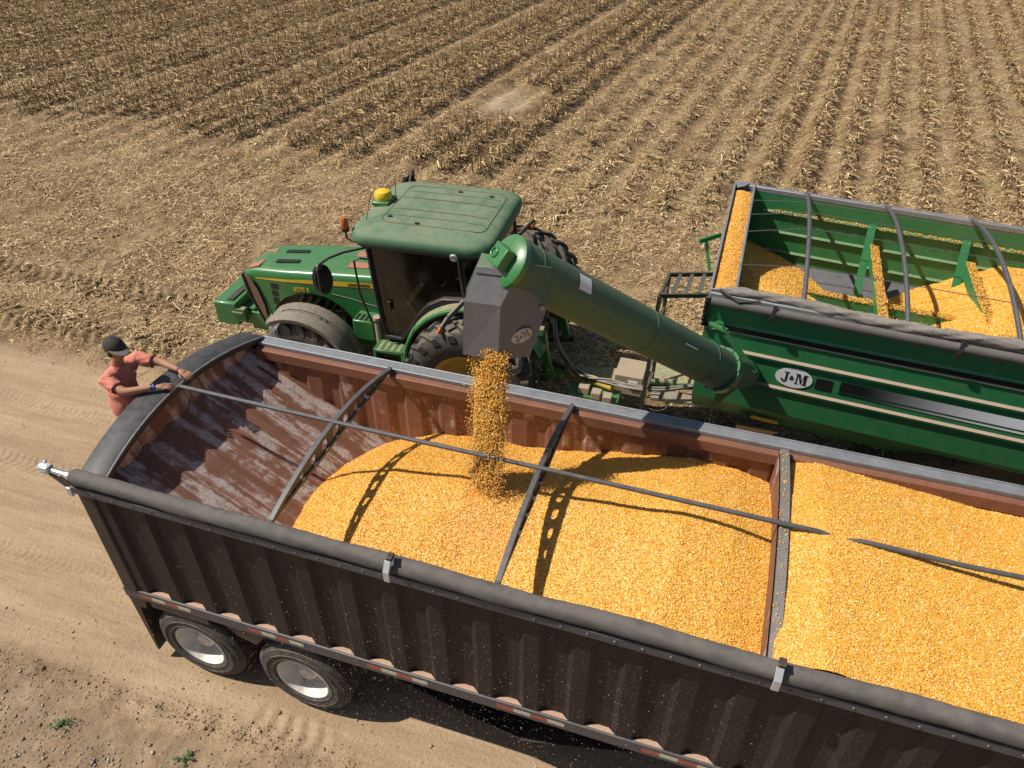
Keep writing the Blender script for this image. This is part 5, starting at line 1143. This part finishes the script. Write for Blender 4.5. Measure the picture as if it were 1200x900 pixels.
def spilled():
    P = []
    for s0 in (1.97, 3.15, 4.4): n = 2200; P.append(np.array([kp(a, b, c) for a, b, c in zip(RNG.uniform(s0-.035, s0+.075, n), RNG.uniform(.1, TW-.4, n), 2.843+np.abs(RNG.normal(0, .010, n)))]))
    n = 5200; P.append(np.array([kp(a, b, c) for a, b, c in zip(RNG.uniform(.3, SL-.1, n), RNG.uniform(1.69, 1.81, n), 2.604+np.abs(RNG.normal(0, .012, n)))]))
    n = 350; P.append(np.array([kp(a, b, c) for a, b, c in zip(RNG.uniform(.35, SL-.1, n), RNG.normal(.09, .03, n), 3.30+np.abs(RNG.normal(0, .01, n)))]))
    n = 900; P.append(np.array([kp(a, b, c) for a, b, c in zip(RNG.uniform(.6, SL-.1, n), TW-RNG.uniform(.065, .12, n), 2.985+np.abs(RNG.normal(0, .008, n)))]))
    n = 70; P.append(np.stack([RNG.uniform(6.03, 6.10, n), RNG.uniform(.2, 2.4, n), tp(0.0)*0+np.array([tp(q) for q in RNG.uniform(.2, 2.4, n)])], 1))
    P[-1][:, 2] = [tp(q)+.004 for q in P[-1][:, 1]]
    P = np.concatenate(P); V, Fq, tn = kernels(P, .0072); o = npmesh('spilled_kernels', V, Fq, M['kernel'], tn)
    tag(o, 'loose corn kernels scattered over the beams and ledges of the green cart and trailer divider', None, None, 'stuff')
spilled()

# ---------------------------------------------------------------- person on the rear ladder of the trailer
mb = MB(); lx = -0.20
for yy_ in (0.98, 1.52): mb.tube([(lx, yy_, .55), (lx, yy_, 2.86), (-.10, yy_, 2.90)], .018, 8)
ld = mb.build('rear_ladder', M['black'], T)
for zz in np.arange(.65, 2.8, .30):
    mb = MB(); mb.tube([(lx, .98, zz), (lx, 1.52, zz)], .016, 8); mb.build('rung', M['black'], ld)
mb = MB(); mb.box((-.30, 1.25, 1.78), (.40, .70, .04)); mb.build('rear_step', M['black'], T, bevel=.006)

def skin_mesh(name, verts, edges, radii, material, parent, sub=2, root=0):
    me = bpy.data.meshes.new('tmp'); me.from_pydata([tuple(v) for v in verts], edges, [])
    o = bpy.data.objects.new('tmp', me); COL.objects.link(o)
    md = o.modifiers.new('s', 'SKIN'); md.use_smooth_shade = True; md.branch_smoothing = .6
    for d, r in zip(me.skin_vertices[0].data, radii): d.radius = r if isinstance(r, tuple) else (r, r); d.use_root = False
    me.skin_vertices[0].data[root].use_root = True
    ss = o.modifiers.new('b', 'SUBSURF'); ss.levels = sub; ss.render_levels = sub
    dg = bpy.context.evaluated_depsgraph_get(); dg.update(); e = o.evaluated_get(dg); m2 = bpy.data.meshes.new_from_object(e)
    bpy.data.objects.remove(o); bpy.data.meshes.remove(me)
    V = [v.co.copy() for v in m2.vertices]; Fc = [tuple(p.vertices) for p in m2.polygons]; bpy.data.meshes.remove(m2)
    return V, Fc
PR = thing('person', 'person in coral t-shirt and dark cap, hands on the rear edge of the trailer', 'person', (-.45, 1.23, 1.80))
hip = Vector((-.56, 1.24, 2.62)); ch = Vector((-.49, 1.235, 2.94)); nk = Vector((-.42, 1.23, 3.175)); hd = Vector((-.375, 1.20, 3.285))
shN, shF = Vector((-.43, 1.03, 3.10)), Vector((-.38, 1.42, 3.115)); elN, elF = Vector((-.19, .98, 3.035)), Vector((-.13, 1.48, 3.075)); wrN, wrF = Vector((.075, 1.135, 3.055)), Vector((.125, 1.43, 3.065))
knN, knF = Vector((-.36, 1.12, 2.25)), Vector((-.38, 1.36, 2.25)); anN, anF = Vector((-.42, 1.13, 1.90)), Vector((-.42, 1.36, 1.90))
# body: torso, neck, arms, legs as one skin; hands with five fingers each are welded on at the wrists
v = [hip, (hip+ch)/2, ch, nk, hd, shN, elN, wrN, shF, elF, wrF, Vector((-.51, 1.15, 2.56)), knN, anN, Vector((-.51, 1.33, 2.56)), knF, anF, (elN+wrN)/2, (elF+wrF)/2]
e = [(0, 1), (1, 2), (2, 3), (3, 4), (2, 5), (5, 6), (6, 17), (17, 7), (2, 8), (8, 9), (9, 18), (18, 10), (0, 11), (11, 12), (12, 13), (0, 14), (14, 15), (15, 16)]
r = [.125, .12, .125, .060, .050, .062, .045, .025, .062, .045, .025, .085, .062, .045, .085, .062, .045, .038, .038]
V, Fc = skin_mesh('b', v, e, r, None, None)
body = MB(); body.add(V, Fc)
def hand(wr, dirv, thumb_side):
    d = Vector(dirv).normalized(); up = Vector((0, 0, 1)); sdv_ = d.cross(up).normalized()*thumb_side; n = sdv_.cross(d).normalized(); n = n if n.z > 0 else -n
    palm = wr+d*.075; vv = [wr-d*.015, wr+d*.035, palm]; ee = [(0, 1), (1, 2)]; rr = [(.026, .022), (.036, .018), (.040, .016)]
    V1, F1_ = skin_mesh('h', vv, ee, rr, None, None, 2); body.add(V1, F1_)
    for i, L in enumerate((.068, .078, .072, .056)):
        b0 = palm-d*.02+sdv_*(.030-.020*i); k1 = palm+d*(.018+L*.34)+sdv_*(.036-.024*i)+n*.004; k2 = k1+d*L*.36-n*L*.14+sdv_*(.003-.002*i); k3 = k2+d*L*.20-n*L*.26
        V1, F1_ = skin_mesh('f', [b0, k1, k2, k3], [(0, 1), (1, 2), (2, 3)], [.0095, .0098, .0085, .007], None, None, 2); body.add(V1, F1_)
    t0 = wr+d*.03+sdv_*.022; t1 = t0+d*.03+sdv_*.035-n*.006; t2 = t1+d*.032+sdv_*.008-n*.014
    V1, F1_ = skin_mesh('t', [t0, t1, t2], [(0, 1), (1, 2)], [.013, .0112, .0085], None, None, 2); body.add(V1, F1_)
hand(wrN, Vector((.8, .45, -.10)), -1); hand(wrF, Vector((.95, -.15, -.22)), 1)
# head: shaped ellipsoid with nose, brow, jaw and ears; looks along hdv
hdv = Vector((.93, -.22, -.16)).normalized(); hr = Vector((hdv.y, -hdv.x, 0)).normalized(); hu = hr.cross(hdv).normalized(); hu = hu if hu.z > 0 else -hu; hr = hdv.cross(hu)
hc = hd+Vector((.022, -.006, .092))
def hp3(f, s, u): return hc+hdv*f+hr*s+hu*u
NU, NV = 28, 22; rows = []
for i in range(NV+1):
    ph = -pi/2+pi*i/NV; row = []
    for j in range(NU):
        th = 2*pi*j/NU; f, s, u = cos(ph)*cos(th), cos(ph)*sin(th), sin(ph)
        rx = .102; ry = .080-(.022*max(0, -u)**1.2); ruz = .132
        F_, S_, U_ = f*rx, s*ry, u*ruz
        if f > 0 and u < 0: F_ += .006*(-u)
        if f > .5: F_ -= .010*max(0, 1-abs(u-.08)/.22)*max(0, 1-abs(abs(s)-.38)/.25)     # eye sockets
        if f > .75: F_ += .030*max(0, 1-abs(u+.18)/.24)*max(0, 1-abs(s)/.20)               # nose
        if f > .6: F_ += .006*max(0, 1-abs(u+.52)/.10)*max(0, 1-abs(s)/.34)
        row.append(hp3(F_, S_, U_))
    rows.append(row+[row[0]])
body.grid(rows)
for s in (-1, 1): body.lathe([(0, .010), (.018, .012), (.030, .004), (.026, -.006)], hp3(-.012, s*.076, -.01), hr*s-hdv*.35, 12)
bo = body.build('body', M['skin'], PR, smooth=60); bo.name = 'body'
for s in (-1, 1):
    mb = MB(); mb.lathe([(0, .011), (.008, .009), (.013, 0)], hp3(.082, s*.030, .012), hdv, 10); mb.build('eye', M['eye'], bo)
    mb = MB(); mb.tube([hp3(.090, s*.016, .033), hp3(.090, s*.032, .038), hp3(.078, s*.048, .030)], .0045, 6); mb.build('eyebrow', M['hair'], bo)
mb = MB(); mb.tube([hp3(.090, -.024, -.064), hp3(.098, 0, -.062), hp3(.090, .024, -.064)], .006, 6); mb.build('mouth', M['lip'], bo)
# hair below the cap
mb = MB(); rows = []
for u in np.linspace(-.035, .05, 6): rows.append([hp3(-.004+cos(th)*.100, sin(th)*.080, u) for th in np.linspace(radians(62), radians(298), 24)])
mb.grid(rows); mb.build('hair', M['hair'], PR, solid=.012)
# cap
mb = MB(); rows = []
for i in range(9):
    ph = (pi/2)*i/8; rows.append([hp3(-.006+cos(ph)*cos(t)*.112, cos(ph)*sin(t)*.091, .048+sin(ph)*.092) for t in np.linspace(0, 2*pi, 33)])
mb.grid(rows); cp = mb.build('cap', M['cap_cloth'], PR, smooth=60)
mb = MB(); rows = []
for q in np.linspace(0, 1, 7): rows.append([hp3(-.006+cos(t)*(.110+.098*q*cos(t)**.5), sin(t)*(.090+.004*q), .050-.012*q*abs(cos(t))-.010*sin(t)**2*q) for t in np.linspace(-1.25, 1.25, 19)])
mb.grid(rows); mb.build('cap_brim', M['brim_sunlit'], cp, solid=.006, smooth=60)
mb = MB(); mb.lathe([(0, .006), (.007, .004), (.008, 0)], hp3(-.006, 0, .139), hu, 8); mb.build('cap_button', M['cap_cloth'], cp)
# t-shirt: torso and loose short sleeves
sv = [hip+Vector((.01, 0, -.17)), (hip+ch)/2+Vector((.015, 0, .02)), ch+Vector((.0, 0, .02)), ch.lerp(nk, .62), nk+Vector((-.008, 0, -.02)), shN+Vector((0, 0, .0)), shN.lerp(elN, .25), shF, shF.lerp(elF, .25)]
V, Fc = skin_mesh('s', sv, [(0, 1), (1, 2), (2, 3), (3, 4), (3, 5), (5, 6), (3, 7), (7, 8)], [(.172, .192), (.158, .178), (.150, .172), .108, .066, .080, .072, .080, .072], None, None, 3)
mb = MB(); mb.add([p+Vector((sin(p.z*46+p.y*26+2*sin(p.y*21+p.x*15)), .4*sin(p.z*38-p.y*30), .5*sin(p.x*55+p.y*47)))*.006+Vector((.6, -.4, .2))*(.011*sin(34*(p.z*.55+p.y*.8)+2.5*sin(p.y*17+p.z*9))) for p in V], Fc); ts = mb.build('t_shirt', M['shirt'], PR, smooth=60)
mb = MB(); mb.lathe([(.070, -.006), (.077, 0), (.070, .006)], nk+Vector((-.004, 0, -.008)), (nk-ch), 24); mb.build('collar', M['shirt'], ts)
for sh_, el_ in ((shN, elN), (shF, elF)):
    d_ = (el_-sh_).normalized(); a_ = d_.cross(Vector((0, 0, 1))).normalized(); b_ = a_.cross(d_); L_ = (el_-sh_).length; rows = []
    for u_ in np.linspace(-.06, .66, 9):
        rows.append([sh_+d_*(u_*L_)+Vector((0, 0, -.010*max(0, u_)))+(a_*cos(g_)+b_*sin(g_))*(.068-.004*u_+.007*sin(3*g_+u_*9)*max(0, u_)+.004*sin(7*g_-u_*14)) for g_ in np.linspace(0, 2*pi, 29)])
    m_ = MB(); m_.grid(rows); m_.build('sleeve', M['shirt'], ts, smooth=60, solid=.006)
mb = MB(); c_ = Vector((-.325, 1.30, 3.04)); mb.box(c_, (.006, .04, .03), Matrix.Rotation(.6, 3, 'Y')); mb.build('chest_print', M['white'], ts)
V, Fc = skin_mesh('j', [hip+Vector((0, 0, .06)), hip, Vector((-.51, 1.15, 2.55)), knN, anN+Vector((0, 0, .03)), Vector((-.51, 1.33, 2.55)), knF, anF+Vector((0, 0, .03))], [(0, 1), (1, 2), (2, 3), (3, 4), (1, 5), (5, 6), (6, 7)], [.138, .14, .102, .078, .068, .102, .078, .068], None, None, 2)
mb = MB(); mb.add(V, Fc); mb.build('jeans', M['jeans'], PR, smooth=60)
for an in (anN, anF):
    V, Fc = skin_mesh('sh', [an+Vector((0, 0, .02)), an+Vector((-.01, 0, -.055)), an+Vector((.10, 0, -.065)), an+Vector((.165, 0, -.07))], [(0, 1), (1, 2), (2, 3)], [.05, (.048, .048), (.042, .038), (.036, .028)], None, None, 2)
    mb = MB(); mb.add(V, Fc); mb.build('shoe', M['boot'], PR, smooth=60)
dN = (wrN-elN).normalized(); mb = MB(); mb.lathe([(.031, -.012), (.033, 0), (.031, .012)], wrN-dN*.022, dN, 18); mb.build('blue_wristband', M['blue'], PR)
mb = MB(); mb.lathe([(.032, -.007), (.034, 0), (.032, .007)], wrN-dN*.042, dN, 18); mb.build('dark_wristband', M['black_decal'], PR)
